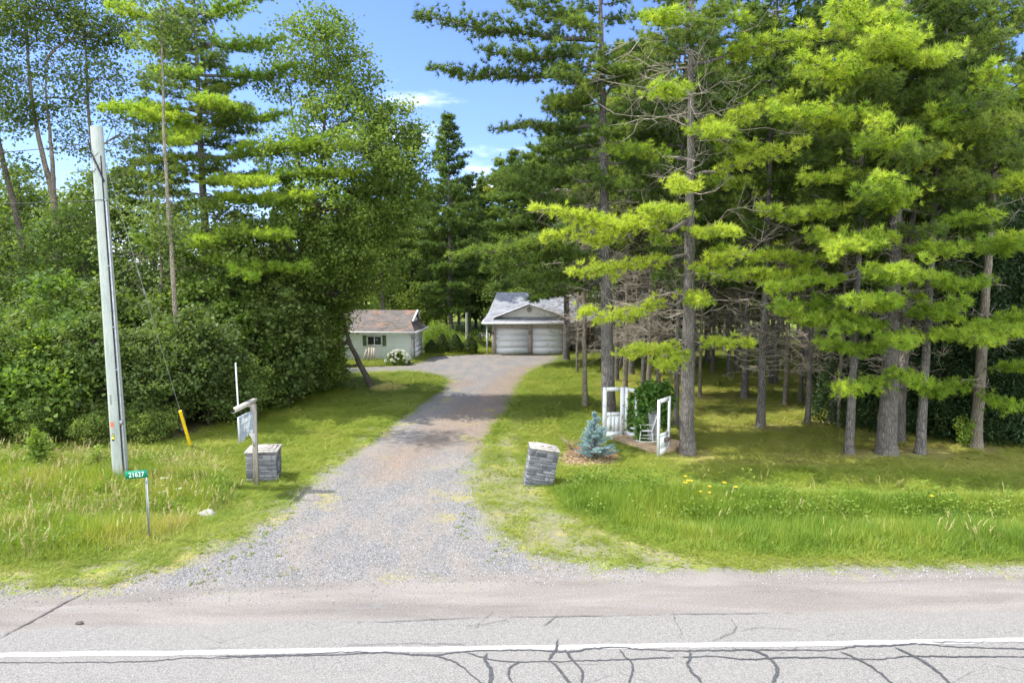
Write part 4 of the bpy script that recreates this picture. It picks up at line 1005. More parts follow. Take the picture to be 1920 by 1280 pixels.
for (x0, x1) in ((d1l, d1r), (d2l, d2r)):
    b = MB(); n = 4; hh = dz/n
    wallbox(b, x0, x1, .10, .14, 0, dz-.02)
    for k in range(n):
        wallbox(b, x0+.01, x1-.01, .088, .101, k*hh+.012, (k+1)*hh-.006)
    dd_ = b.build('garage_door', M['garage_door'], root)
    b = MB(); wallbox(b, x0-.06, x0, .02, .12, 0, dz); wallbox(b, x1, x1+.06, .02, .12, 0, dz); wallbox(b, x0-.06, x1+.06, .018, .12, dz-.001, dz+.07); b.build('door_frame', M['trim'], dd_)
    b = MB(); wallbox(b, (x0+x1)/2-.05, (x0+x1)/2+.05, .06, .088, .82, .86); b.build('handle', M['dark'], dd_)
for xx in (hx(924.5), hx(993.6)):
    b = MB(); b.box((xx, -.07, 1.75), (.09, .10, .16)); b.tube([(xx, -.07, 1.83), (xx, -.07, 1.92)], [.05, .01], 6); b.box((xx, -.02, 1.86), (.04, .06, .04)); b.build('wall_lamp', M['dark'], root)
for (x0, x1) in ((d1l, d1r), (d2l, d2r)):
    b = MB(); wallbox(b, (x0+x1)/2-.10, (x0+x1)/2+.10, -.02, .0, dz+.09, dz+.36); b.build('keystone', M['concrete'], root)
b = MB(); ex0 = hx(905); ex1 = xr+.55; yf_ = -.65; ze = 2.66
slab(b, [(ex0, yf_, ze), (ex1, yf_, ze), (ex1-.35, .75, 3.28), (ex0+.65, .75, 3.28)])                                # skirt below the gable
slab(b, [(ex0, yf_, ze), (ex0, 9.6, ze), (ex0+1.05, 4.9, 4.98), (ex0+.65, .75, 3.28)])
rx1 = xr+9
slab(b, [(ex0+.62, .6, 3.2), (rx1, .6, 3.2), (rx1, 4.9, 4.98), (ex0+1.05, 4.9, 4.98)])                                   # main front slope
slab(b, [(ex1-.4, -.2, 2.83), (rx1, 1.4, 2.83), (rx1, .62, 3.2), (ex1-.4, .62, 3.2)])
slab(b, [(xr, 2.2, 2.66), (rx1, 2.2, 2.66), (rx1, 2.0, 3.3), (xr, 2.0, 3.3)])
slab(b, [(ex0+1.05, 4.9, 4.98), (rx1, 4.9, 4.98), (rx1, 9.6, ze), (ex0, 9.6, ze)])
gl, gr_, ga_ = hx(928), hx(1061), hx(993); gz = 4.12
slab(b, [(ga_, -.15, gz), (gl-.1, -.15, 3.02), (gl-.1, 2.6, 3.02), (ga_, 3.2, gz)]); slab(b, [(ga_, -.15, gz), (gr_+.1, -.15, 3.02), (gr_+.1, 2.6, 3.02), (ga_, 3.2, gz)])
b.build('roof', M['roof_grey'], root)
b = MB(); b.prism([(gl+.35, .25, 3.05), (gr_-.35, .25, 3.05), (ga_, .25, gz-.1)], (0, 0, 0), (0, .08, 0)); gb_ = b.build('gable', simple('cream_siding', (.8, .78, .72), .6, .06), root)
b = MB(); b.tube([(ga_, .23, 3.66), (ga_, .246, 3.66)], .22, 20, cap=True); b.tube([(ga_, .215, 3.66), (ga_, .24, 3.66)], .15, 20, cap=True); b.build('round_vent', M['concrete'], gb_)
b = MB(); b.bar((ga_, -.18, gz+.02), (gl-.2, -.18, 3.0), .05, .15, up=(0, 1, 0)); b.bar((ga_, -.181, gz+.02), (gr_+.2, -.181, 3.0), .05, .15, up=(0, 1, 0)); b.build('rake_board', M['trim'], root)
b = MB(); wallbox(b, ex0-.04, ex1+.02, yf_-.10, yf_, ze-.14, ze+.01); wallbox(b, ex0-.06, ex0-.001, yf_+.001, 9.6, ze-.14, ze+.009); wallbox(b, ex1, rx1, 2.1, 2.2, ze-.14, ze); b.build('gutter', M['trim'], root)
b = MB(); wallbox(b, ex0, ex1, yf_+.005, -.002, ze-.12, ze-.1); wallbox(b, ex0, xl-.005, 0, 9, ze-.121, ze-.1); wallbox(b, xr+.21, rx1, 2.21, 3.19, ze-.12, ze-.1); b.build('soffit', M['trim'], root)
b = MB(); wallbox(b, xr+1.6, xr+2.6, 3.28, 3.34, 0, 2.1); b.build('door', simple('brown_door', (.10, .07, .05), .5, .1), root)
for (x0, x1) in ((xr+3.4, xr+4.8), (xr+6, xr+7.8)):
    b = MB(); wallbox(b, x0-.07, x1+.07, 3.14, 3.2, .9, .97); wallbox(b, x0-.07, x1+.07, 3.14, 3.2, 2.1, 2.17)
    for xx in (x0-.07, (x0+x1)/2-.03, x1): wallbox(b, xx, xx+.07, 3.141, 3.2, .97, 2.1)
    f_ = b.build('window', M['trim'], root); b = MB(); wallbox(b, x0, x1, 3.165, 3.19, .97, 2.1); b.build('pane', M['glass'], f_)
b = MB(); wallbox(b, xr+.25, xr+2.6, .9, 3.18, -.05, .12); b.build('porch_step', M['concrete'], root)
b = MB(); wallbox(b, ex0+.3, ex0+.4, -.0, .08, 0, 2.5); b.build('downspout', M['trim'], root)
# distant neighbour
nb = P(62, 512, 62); root = thing('neighbour_house', 'pale gabled house barely showing through the far left trees', 'house', (nb[0], 62, 0))
b = MB(); b.box((0, 2, 2.9), (5, 4, 5.8)); b.prism([(-2.5, -.02, 5.8), (2.5, -.02, 5.8), (0, -.02, 7.6)], (0, .02, 0), (0, 4, 0)); b.build('wall', M['white'], root)
b = MB(); slab(b, [(0, -.4, 7.72), (-2.9, -.4, 5.6), (-2.9, 4.4, 5.6), (0, 4.4, 7.72)]); slab(b, [(0, -.4, 7.72), (2.9, -.4, 5.6), (2.9, 4.4, 5.6), (0, 4.4, 7.72)]); b.build('roof', M['roof_grey'], root)
b = MB(); wallbox(b, -.6, .6, -.05, -.0, 5.2, 6.2); b.build('window', M['glass'], root)

# ---- garden doors display on a low platform
A = GZ(1146, 826); B_ = GZ(1232, 853)
dv = (B_-A)[:2]; Lp = np.linalg.norm(dv); yaw = math.atan2(dv[1], dv[0])
root = thing('platform', 'low plank platform carrying the old white doors', 'platform', (A[0], A[1], gh(A[0], A[1])), yaw)
b = MB()
for k in range(12): b.box((Lp/2, .07+k*.145, .165), (Lp, .138, .03))
b.box((Lp/2, .03, .07), (Lp, .04, .15)); b.box((Lp/2, 1.72, .07), (Lp, .04, .15)); b.box((.03, .87, .07), (.04, 1.6, .15)); b.box((Lp-.03, .87, .07), (.04, 1.6, .15))
b.build('deck', M['plank'], root)
def old_door(label, p0, p1, z0, Hd, kind, parts=True):
    """p0,p1 ground ends of the door leaf"""
    p0 = np.asarray(p0, float); p1 = np.asarray(p1, float); w = np.linalg.norm((p1-p0)[:2]); rz_ = math.atan2(p1[1]-p0[1], p1[0]-p0[0])
    root = thing('old_door', label, 'door', (p0[0], p0[1], z0), rz_)
    s_ = .15; b = MB(); t = .05
    b.box((s_/2, 0, Hd/2), (s_, t, Hd)); b.box((w-s_/2, 0, Hd/2), (s_, t, Hd)); b.box((w/2, 0, Hd-.07), (w-2*s_, t-.004, .14)); b.box((w/2, 0, .11), (w-2*s_, t-.004, .22))
    if kind == 'half':
        zm = .92; b.box((w/2, 0, zm), (w-2*s_, t-.004, .14)); b.box((w/2, 0, .53), (.1, t-.006, .64)); b.build('frame', M['old_paint'], root)
        for sx in (0, 1):
            x0 = s_ if sx == 0 else w/2+.05; x1 = w/2-.05 if sx == 0 else w-s_
            b = MB(); b.box(((x0+x1)/2, 0, .535), (x1-x0, .015, .63)); b.box(((x0+x1)/2, -.012, .535), (x1-x0-.09, .02, .5)); b.build('panel', M['old_paint'], root)
    elif kind == 'glass':
        zm = .72; b.box((w/2, 0, zm), (w-2*s_, t-.004, .1)); b.build('frame', M['old_paint'], root)
        b = MB(); b.box((w/2, 0, .45), (w-2*s_, .018, .46)); b.build('panel', M['old_paint'], root)
    elif kind == 'open': b.build('frame', M['old_paint'], root)
    else:
        b.build('frame', M['old_paint'], root); b = MB(); b.box((w/2, 0, Hd/2), (w-2*s_, .02, Hd-.3)); b.build('panel', M['old_paint'], root)
    return root, w
zd = .18; g0 = float(gh(A[0], A[1]))
D = {}
dA0, dA1 = G(1129.5, 822), G(1169, 821)
old_door('weathered white half-panel door, leftmost on the platform beside the blue spruce', dA0, dA1, g0+.05, 1.98, 'half')
dB0, dB1 = G(1171, 821), G(1195, 828)
old_door('white door frame filled with climbing leaves next to the panelled door', dB0, dB1, g0+.1, 1.93, 'open')
dC0, dC1 = G(1203, 824), G(1233, 828)
yC = G(1213, 838)[1]+.62
old_door('plain white door panel at the back of the platform behind the rocking chair', P(1204, 826, yC), P(1233, 826, yC), g0+.18, 1.6, 'solid')
dD0, dD1 = G(1232, 857), G(1255, 846)
rD, wD = old_door('tall white glazed-frame door standing edge-on at the right end of the platform', dD0, dD1, g0+.02, 2.02, 'glass')
b = MB(); b.box((wD*.62, -.06, .50), (.20, .10, .14)); b.box((wD*.9, -.05, .49), (.08, .08, .09)); bx = b.build('letter_box', simple('rusty_box', (.14, .10, .09), .7, .2), None); bx.location = rD.location; bx.rotation_euler = rD.rotation_euler
tag(bx, 'small brown box fixed low on the edge-on white door', 'box')
b = MB(); b.tube([(wD*.25, -.03, .93), (wD*.5, -.05, .90), (wD*.62, -.05, .75), (wD*.66, -.05, .60)], .006, 4); wr = b.build('bent_wire', M['dark']); wr.location = rD.location; wr.rotation_euler = rD.rotation_euler
tag(wr, 'thin dark wire drooping on the edge-on white door', 'wire')
# rocking chair
rc = G(1213, 838); rcz = g0+.185
root = thing('rocking_chair', 'white wooden rocking chair on the platform behind the edge-on door', 'rocking chair', (rc[0], rc[1]+.25, rcz), R(-8))
mw = M['trim']
b = MB(); b.box((0, 0, .42), (.46, .46, .035)); b.build('seat', mw, root)
for sy in (-.21, .21):
    b = MB(); b.tube([(-.42, sy, .05), (-.2, sy, .012), (.1, sy, .005), (.35, sy, .03), (.52, sy, .09)], .022, 6, cap=True); b.build('rocker', mw, root)
    for (x0, x1) in ((-.2, -.24), (.2, .26)):
        b = MB(); b.tube([(x0, sy, .42), (x1, sy, .03)], .02, 6); b.build('leg', mw, root)
    b = MB(); b.tube([(-.2, sy, .42), (-.22, sy, .64)], .016, 6); b.bar((-.26, sy, .65), (.27, sy, .67), .05, .022); b.build('armrest', mw, root)
b = MB()
for zz in (.14, .26): b.tube([(-.23, -.21, zz), (-.23, .21, zz)], .011, 5); b.tube([(-.23, -.21, zz), (.23, -.21, zz)], .011, 5)
b.build('stretcher', mw, root)
b = MB()
for sy in np.linspace(-.2, .2, 6): b.tube([(.22, sy, .43), (.40, sy, 1.02)], .013 if abs(sy) < .19 else .02, 6)
b.bar((.40, -.23, 1.04), (.40, .23, 1.04), .03, .09); b.build('backrest', mw, root)
# half-round shelf with pot
shp = P(1199, 802, rc[1]+.45)
root = thing('wall_shelf', 'half-round white shelf fixed to the back doors among the vines', 'shelf', shp)
b = MB(); th = np.linspace(math.pi, 2*math.pi, 16); b.prism([(math.cos(a)*.36, math.sin(a)*.28, 0) for a in th], (0, 0, 0), (0, 0, .03)); b.build('board', M['old_paint'], root)
b = MB(); b.tube([(0, -.02, 0), (0, -.1, -.12), (0, -.0, -.3)], .012, 5); b.build('bracket', M['dark'], root)
root = thing('flower_pot', 'dark planter pot standing on the half-round shelf', 'pot', shp+[.18, -.08, .031])
b = MB(); b.tube([(0, 0, 0), (0, 0, .18), (0, 0, .2)], [.09, .13, .14], 14, cap=True); b.build('pot', M['dark'], root)
b = MB(); leaf_cloud(b, np.array([[-.1, 0, .24], [-.22, -.02, .2]]), 30, .07, .06, ro); b.build('plant', M['vine'], root)
# climbing vines: leaf sheets hung on the doors
def vine(label, pts, per, rad, ls, stems):
    b = MB(); leaf_cloud(b, np.asarray(pts), per, rad, ls, ro, .45, 1.0); s_ = MB()
    for p_ in stems: s_.tube(p_, .012, 5)
    c0 = np.asarray(stems[0][0]); root = thing('climbing_vine', label, 'vine', c0); b.build('leaf_mass', M['vine'], root, False, c0); s_.build('stem', M['bark_dark'], root, False, c0)
def seg_pts(p, q, z0, z1, n, r): t = r.rand(n)[:, None]; return np.c_[(np.asarray(p)[:2]*(1-t)+np.asarray(q)[:2]*t), r.uniform(z0, z1, n)]
q = seg_pts(dB0*.68+dB1*.32, dB0*.35+dB1*.65, g0+.3, g0+1.8, 46, ro); q[:, 1] += .07
vine('broad-leaved green vine filling the open white door frame', q, 16, .035, .10, [[(q[0][0], dB0[1]+.02, g0), (q[1][0], dB0[1], g0+1.0), (q[2][0], dB0[1], g0+1.8)]])
q = []
for k in range(230):
    u = ro.uniform(1198, 1256); v = ro.uniform(722, 790); lim = 786-max(0, (u-1203))*1.3 if u < 1236 else 768
    if v < lim and not (u > 1250 and v < 732): q.append(P(u, v+4*math.sin(u*.2), rc[1]+.45+ro.normal()*.14))
for k in range(46): q.append(P(ro.uniform(1197, 1208), ro.uniform(780, 840), rc[1]+.3+ro.normal()*.08))
for k in range(16): q.append(P(ro.uniform(1237, 1252), ro.uniform(765, 805), rc[1]+.65+ro.normal()*.08))
vine('large green vine draped over the top of the back doors', q, 18, .085, .15, [[P(1200, 838, rc[1]+.4), P(1204, 780, rc[1]+.45), P(1225, 740, rc[1]+.45)], [P(1245, 836, rc[1]+.8), P(1243, 780, rc[1]+.7), P(1240, 735, rc[1]+.5)]])

# ---- blue spruce
sb_ = G(1115, 861)
def spruce(label, base, Hs, Rs, seed):
    r = np.random.RandomState(seed); nd = MB(); wd = MB(); wd.tube([(0, 0, -.1), (0, 0, Hs)], [.035, .008], 6)
    T = [tuft_template(16, .05, s_+70, .3, 1.3) for s_ in range(3)]
    z = .08
    while z < Hs:
        t = z/Hs; L = Rs*(1-t)**.8+.04; n = int(9-4*t)
        for k in range(n):
            a = r.uniform(0, 6.283); l = L*r.uniform(.5, 1.3); e = np.array([math.cos(a)*l, math.sin(a)*l, z+.10+l*.18]); s0 = np.array([0, 0, z])
            wd.tube([s0, e], [.012, .004], 4); m_ = max(2, int(l/.045)); q = s0+(e-s0)*np.linspace(.18, 1, m_)[:, None]
            ax = np.tile(e-s0, (m_, 1))+[0, 0, .1]; nd.inst(*T[k % 3], q, rand_rot(m_, ax, r), np.full(m_, .062), r.uniform(.2, .9)+r.normal(size=m_)*.08)
            for sg in (-1, 1):
                for tt in (.4, .6, .8):
                    p0 = s0+(e-s0)*tt; dr_ = (e-s0)/l*.7+np.array([-math.sin(a), math.cos(a), 0])*sg*.75; ll = l*.38*(1.2-tt); m2 = max(2, int(ll/.04)); q = p0+dr_*(np.linspace(.1, 1, m2)*ll)[:, None]
                    nd.inst(*T[k % 3], q, rand_rot(m2, np.tile(dr_, (m2, 1)), r), np.full(m2, .056), r.uniform(.2, .9)+r.normal(size=m2)*.08)
        z += .085
    root = thing('blue_spruce', label, 'spruce', base); wd.build('trunk', M['bark_dark'], root); nd.build('crown', M['spruce'], root); return root
spruce('small silvery blue spruce on the mulch bed beside the white doors', sb_, 1.55, .62, 5)
# dried plant + stones + sprigs
b = MB(); r = np.random.RandomState(4)
for k in range(60):
    a = r.uniform(0, 6.28); l = r.uniform(.25, .6); b.tube([(0, 0, 0), (math.cos(a)*l*.3, math.sin(a)*l*.3, l*.5), (math.cos(a)*l*.8, math.sin(a)*l*.8, l*r.uniform(.6, 1.0))], [.007, .005, .002], 3, r.rand())
o = b.build('dried_plant', M['dry']); o.location = G(1070, 842); tag(o, 'tuft of dry pale stalks left of the blue spruce', 'plant')
b = MB(); n = 900; x = r.uniform(G(1042, 870)[0], G(1150, 870)[0], n); y = r.uniform(G(1100, 876)[1], G(1100, 848)[1], n); k = sd(x, y, MULCH) < .05; x, y = x[k], y[k]
a = r.uniform(0, 6.28, len(x)); ax = np.stack([np.cos(a), np.sin(a), r.uniform(0, .35, len(x))], 1); L_T = (LEAF_T[0]*[.35, 1, 1], LEAF_T[1])
rr_ = rand_rot(len(x), ax, r)[:, :, [0, 2, 1]]
b.inst(L_T[0], L_T[1], np.stack([x, y, gh(x, y)+.012], 1), rr_, r.uniform(.06, .16, len(x)), r.rand(len(x)))
tag(b.build('mulch_chips', M['dry']), 'pale wood chips and dry straw round the blue spruce', 'mulch', kind='stuff')
def sprig(name, label, base, Hs, n, lsz, mat, seed, spread=.25, cat='plant', stem=.006, per=9):
    r = np.random.RandomState(seed); b = MB(); s_ = MB()
    for k in range(n):
        a = r.uniform(0, 6.28); l = Hs*r.uniform(.6, 1); e = np.array([math.cos(a)*spread*r.rand(), math.sin(a)*spread*r.rand(), l]); s_.tube([(0, 0, 0), e*.5+[0, 0, .05], e], [stem, stem*.7, stem*.4], 4)
        q = np.array([e*t for t in np.linspace(.25, 1, max(3, int(l/.09)))]); leaf_cloud(b, q, per, .05+spread*.12, lsz, r, .55, 1.0)
    root = thing(name, label, cat, base); s_.build('stem', M['bark_dark'], root); b.build('foliage', mat, root); return root
sprig('weed_plant', 'small leafy plant right of the leaning stone pillar', GZ(1091, 912), .42, 5, .09, M['leaf_bright'], 3)
sprig('young_sapling', 'tall pale-leaved sapling in the grass at the far left', GZ(78, 888), 1.75, 6, .11, M['weed'], 6, .35, per=12)
sprig('young_sapling', 'small pale sapling just left of the utility pole base', GZ(176, 890), .95, 4, .10, M['weed'], 7, .3)
sprig('young_sapling', 'bright little sapling under the trees at the right edge', GZ(1806, 838), 1.05, 7, .09, M['weed'], 8, .3, per=14)
# flowers
r = np.random.RandomState(31)
def flower(name, label, cat, px, h, mat, group, rad, umbel=False):
    first = None
    for (u, v) in px:
        g = GZ(u, v+h*1280/20.0); 
        if first is None:
            root = thing(name, label, cat, g, 0, group); b = MB(); b.tube([(0, 0, 0), (.02, 0, h)], .005, 4); b.build('stem', M['grass'], root)
            b = MB()
            if umbel:
                for k in range(26): a = r.uniform(0, 6.28); q = r.rand()**.5*rad; b.add(np.array([[0, 0, 0], [1, .2, 0], [.8, 1, .1], [-.1, .8, 0]])*.02+[.02+math.cos(a)*q, math.sin(a)*q, h+r.uniform(0, .015)], [[0, 1, 2, 3]], r.rand())
            else:
                for k in range(6): a = k*1.047; c, s_ = math.cos(a), math.sin(a); b.add([[.02, 0, h], [.02+c*rad*.5-s_*rad*.3, s_*rad*.5+c*rad*.3, h+.03], [.02+c*rad, s_*rad, h+.03], [.02+c*rad*.5+s_*rad*.3, s_*rad*.5-c*rad*.3, h+.03]], [[0, 1, 2, 3]], r.rand())
            b.build('blossom', mat, root); first = root
        else: dup(first, g, r.uniform(0, 6.28), r.uniform(.8, 1.15))
flower('wildflower', 'flat white wildflower head in the grass left of the sign pillar', 'flower', [(303, 896), (314, 893), (308, 903), (302, 917), (312, 916), (336, 920)], .55, M['petal_w'], 'white wildflowers in the ditch grass', .075, True)
flower('yellow_lily', 'yellow lily flower at the top of the right ditch', 'flower', [(1283, 893), (1292, 897), (1296, 902), (1285, 911), (1311, 918), (1330, 912), (1328, 920), (1357, 909), (1377, 916), (1747, 932), (1290, 905)], .5, M['petal_y'], 'yellow lilies along the right ditch', .07)
# ---- hydrangea
hb_ = GZ(748, 683)
def hyd():
    r = np.random.RandomState(2); root = thing('hydrangea_bush', 'round hydrangea bush with white flower heads by the shed corner', 'bush', hb_)
    b = MB(); d = r.normal(size=(90, 3)); d /= np.linalg.norm(d, axis=1)[:, None]; d[:, 2] = np.abs(d[:, 2]); q = d*r.uniform(.4, 1, 90)[:, None]*[.95, .75, .95]; leaf_cloud(b, q, 30, .12, .13, r, .5, .8)
    b.build('foliage', M['leaf'], root); s_ = MB()
    for k in range(10): s_.tube([(0, 0, 0), q[k]*.9], .012, 4)
    s_.build('stem', M['bark_dark'], root)
    fm = None
    for k in range(44):
        a = r.uniform(-2.9, -.2); el = r.uniform(.15, 1.4); p_ = np.array([math.cos(a)*math.cos(el)*1.0, math.sin(a)*math.cos(el)*.82, math.sin(el)*1.02+.05])
        if fm is None:
            b = MB(); dd = r.normal(size=(90, 3)); dd /= np.linalg.norm(dd, axis=1)[:, None]; b.inst(LEAF[0]-[0, .5, 0], LEAF[1], dd*[.1, .1, .075], rand_rot(90, dd, r), np.full(90, .05), r.rand(90))
            o = b.build('flower_head', M['petal_w'], root); fm = o; o.location = p_
        else: o = fm.copy(); C.objects.link(o); o.parent = root; o.location = p_; s1 = r.uniform(.7, 1.3); o.scale = (s1, s1, s1)
hyd()
# ---- clipped conical shrubs
def cone_shrub(label, base, Hs, Rs, seed, egg=.6):
    r = np.random.RandomState(seed); n = 420; z = r.rand(n)**.85; prof = np.where(z < .25, .75+z, 1.0-((z-.25)/.75)**1.6)*Rs; a = r.uniform(0, 6.28, n)
    q = np.stack([np.cos(a)*prof, np.sin(a)*prof, .12+z*(Hs-.15)], 1)*1.0; q[:, :2] *= r.uniform(.8, 1.02, n)[:, None]
    b = MB(); leaf_cloud(b, q, 40, .055, .05, r, .45, 1.0); root = thing('conical_shrub', label, 'shrub', base); b.build('foliage', M['yew'], root)
    b = MB(); b.tube([(0, 0, -.05), (0, 0, .5)], .06, 6); b.build('stem', M['bark_dark'], root)
cone_shrub('clipped cone-shaped shrub nearest the garage, right of the pine trunk', GZ(882, 663), 1.55, .60, 3)
cone_shrub('clipped cone-shaped shrub touching the right side of the pine trunk', GZ(854.5, 663), 1.62, .62, 4)
cone_shrub('clipped cone-shaped shrub touching the left side of the pine trunk', GZ(829, 663), 1.65, .62, 5)
cone_shrub('low rounded clipped shrub against the shed corner', GZ(809, 664), 1.15, .58, 6)
# tall pale weeds behind the shrubs
b = MB(); r = np.random.RandomState(8); n = 520; x = r.normal(size=n)*1.5+P(822, 640, 60)[0]; y = r.uniform(58, 61, n); q = np.stack([x, y, r.uniform(.2, 1.0, n)*2.3*np.exp(-((x-P(822, 640, 60)[0])/2.2)**2)], 1)
leaf_cloud(b, q, 26, .16, .10, r, .6, 1.4); tag(b.build('tall_weeds', M['weed']), 'tall pale yellow-green weeds behind the clipped shrubs', 'weeds', kind='stuff')
b = MB(); q = np.stack([r.normal(size=60)*.5, r.normal(size=60)*.4, r.uniform(.1, 1.2, 60)], 1); leaf_cloud(b, q, 26, .14, .1, r, .6, 1.2)
o = b.build('garden_weed', M['weed']); o.location = GZ(895, 644); tag(o, 'loose bright green weed clump left of the garage', 'plant')
# white posts and bench-like thing
b = MB(); q0 = GZ(875, 632); q0[1] = min(q0[1], 74); b.tube([P(875, 625, 70)*[1, 1, 0], P(875, 584, 70)], .12, 8, cap=True); tag(b.build('pale_post', simple('pale_post', (.45, .47, .45), .7, .1)), 'pale upright post in the far lawn before the dark trees', 'post')
bb = GZ(906, 641); root = thing('garden_bench', 'low white garden bench on the lawn left of the garage', 'bench', bb)
b = MB()
for k in range(3): b.box((0, -.1+k*.13, .42), (1.3, .1, .03))
b.build('seat', M['trim'], root); b = MB()
for k in range(3): b.box((0, .28, .55+k*.13), (1.3, .03, .09))
b.build('backrest', M['trim'], root)
for sx in (-.6, .6): b = MB(); b.box((sx, -.1, .2), (.07, .07, .4)); b.box((sx, .26, .4), (.07, .07, .8)); b.build('leg', M['trim'], root)
# leaning boards beside the shed
p0 = GZ(692, 679)
root = thing('leaning_boards', 'grey weathered boards leaning on the shed wall under the window', 'boards', p0)
for k, (dx, hh, tl) in enumerate(((-.2, .95, .25), (.0, 1.1, .05), (.2, 1.1, -.02), (.36, 1.08, 0))):
    b = MB(); b.bar((dx-tl, -.1, 0), (dx, .15, hh), .14, .025, up=(0, 1, 0)); b.build('board', M['old_wood'], root)
# pile of cut grass
b = MB(); r = np.random.RandomState(12); n = 5200; a = r.uniform(0, 6.28, n); rad = r.rand(n)**.6; z = np.maximum(0, .30*(1-rad**1.5))*r.uniform(.6, 1, n)
q = np.stack([np.cos(a)*rad*1.05, np.sin(a)*rad*.85, z], 1); ax = r.normal(size=(n, 3)); ax[:, 2] *= .35
T = tuft_template(5, .05, 90, .6, 1.5); b.inst(T[0], T[1], q, rand_rot(n, ax, r), np.full(n, .12), .4+.6*r.rand(n))
V = []; 
b2 = MB(); k = 14; b2.add([[math.cos(t)*rr2*1.0, math.sin(t)*rr2*.8, .27*(1-rr2**1.5)-.02] for rr2 in np.linspace(0, 1, 6) for t in np.linspace(0, 6.283, k+1)[:-1]], [[i*k+j, i*k+(j+1) % k, (i+1)*k+(j+1) % k, (i+1)*k+j] for i in range(5) for j in range(k)])
for vv, tt in zip(b2.v, b2.a): b.add(vv, np.vstack(b2.q), .4)
o = b.build('grass_clippings_heap', M['hay']); o.location = GZ(729, 729); tag(o, 'low heap of dried grass clippings beside the leaning trunk', 'heap')
# ============================================================ TREES
rt = np.random.RandomState(101)
def root_of(u, v): return GZ(u, v)
def tp(u, v, Y): return P(u, v, Y)
# ---------- hero pines on the right
def hero(label, uv, height, r, spec, **kw):
    b_ = GZ(*uv); cust = []
    for (vr, ut, vt, dY, wd, tn) in spec:      # root height from photo row, tip from photo point at depth offset dY
        zr = P(uv[0], vr, b_[1])[2]-b_[2]; cust.append((zr, P(ut, vt, b_[1]+dY), wd, tn))
    return pine_tree('pine_tree', label, b_, height, r, kw.pop('lo'), kw.pop('cr'), kw.pop('rnd', rt), cust, **kw)
hero('massive pine whose trunk rises just behind the white panelled door', (1143, 812), 18, .30,
     [(75, 778, 30, -1, 1.5, .35), (150, 805, 128, -1, 1.2, .35), (110, 900, 95, -2, 1.3, .4), (235, 918, 240, 1, .9, .35), (330, 905, 335, 0, 1.6, .35), (395, 925, 330, -1, 1.4, .4),
      (430, 850, 480, -3, 1.2, .55), (470, 905, 500, -1.5, 1.4, .35), (505, 960, 530, -1, 1.3, .3), (500, 1000, 445, -3, 1.0, .5), (180, 1190, 105, -2, 1.1, .6), (200, 1030, 190, -2, 1.2, .6), (520, 1010, 535, 6, 1.3, .3), (490, 930, 505, 8, 1.3, .3), (470, 1060, 490, 5, 1.3, .3), (300, 1280, 330, -2, 1.2, .4), (250, 1170, 240, -3, 1.1, .5), (350, 1170, 345, -3, 1.1, .5), (140, 1180, 130, -3, 1.2, .5), (60, 960, 5, -1, 1.5, .4)],
     lo=10.5, cr=3.2, lean=(-.035, 0), per=4, dead=30, dead_lo=4, dead_len=1.8, azbias=math.pi)
hero('stout grey pine trunk standing right of the edge-on white door', (1288, 850), 17, .27,
     [(478, 1062, 510, -2.2, .75, .75), (556, 1078, 584, -2.0, .65, .8), (640, 1160, 657, -1.5, .7, .7), (640, 1412, 642, -2.0, .75, .7), (400, 1000, 392, -3, 1.0, .7), (410, 1015, 445, -2.5, .8, .8), (350, 1268, 340, -3, .7, .8),
      (330, 1516, 262, -2.0, .8, .75), (430, 1380, 437, -3, .9, .7), (395, 1210, 392, -3, .9, .65), (548, 1318, 566, -2, .7, .7), (510, 1380, 480, -2.5, .8, .7), (260, 1500, 175, -1.5, .9, .7), (255, 1410, 205, -2.5, .8, .75), (120, 1560, 60, -1.5, 1.0, .65), (300, 1140, 280, 1.5, 1.1, .45), (200, 1420, 290, 2, 1.2, .5), (330, 1400, 350, 1, 1.1, .55), (60, 1400, 30, -1, 1.2, .55), (450, 1230, 450, 1, 1.0, .5), (180, 1230, 160, -2, 1.0, .5), (50, 1220, 30, -2, 1.1, .5), (240, 1350, 250, -3, .8, .6), (640, 1240, 690, -2, .7, .6)],
     lo=13.2, cr=3.0, dead=55, dead_lo=4.5, dead_len=3.0, custom_mat='pine_bright', mat='pine', crown_hi=17.5, lean=(-.012, 0), skip=.4)
hero('slim straight pine trunk standing third from the right along the lawn front', (1592, 850), 15.5, .16,
     [(505, 1300, 500, -1.5, .9, .7), (520, 1440, 540, -2, .9, .65), (470, 1340, 470, -1, .8, .7), (560, 1460, 580, -1, .8, .45)], lo=8.5, cr=2.8, dead=14, dead_len=1.4, custom_mat='pine_bright')
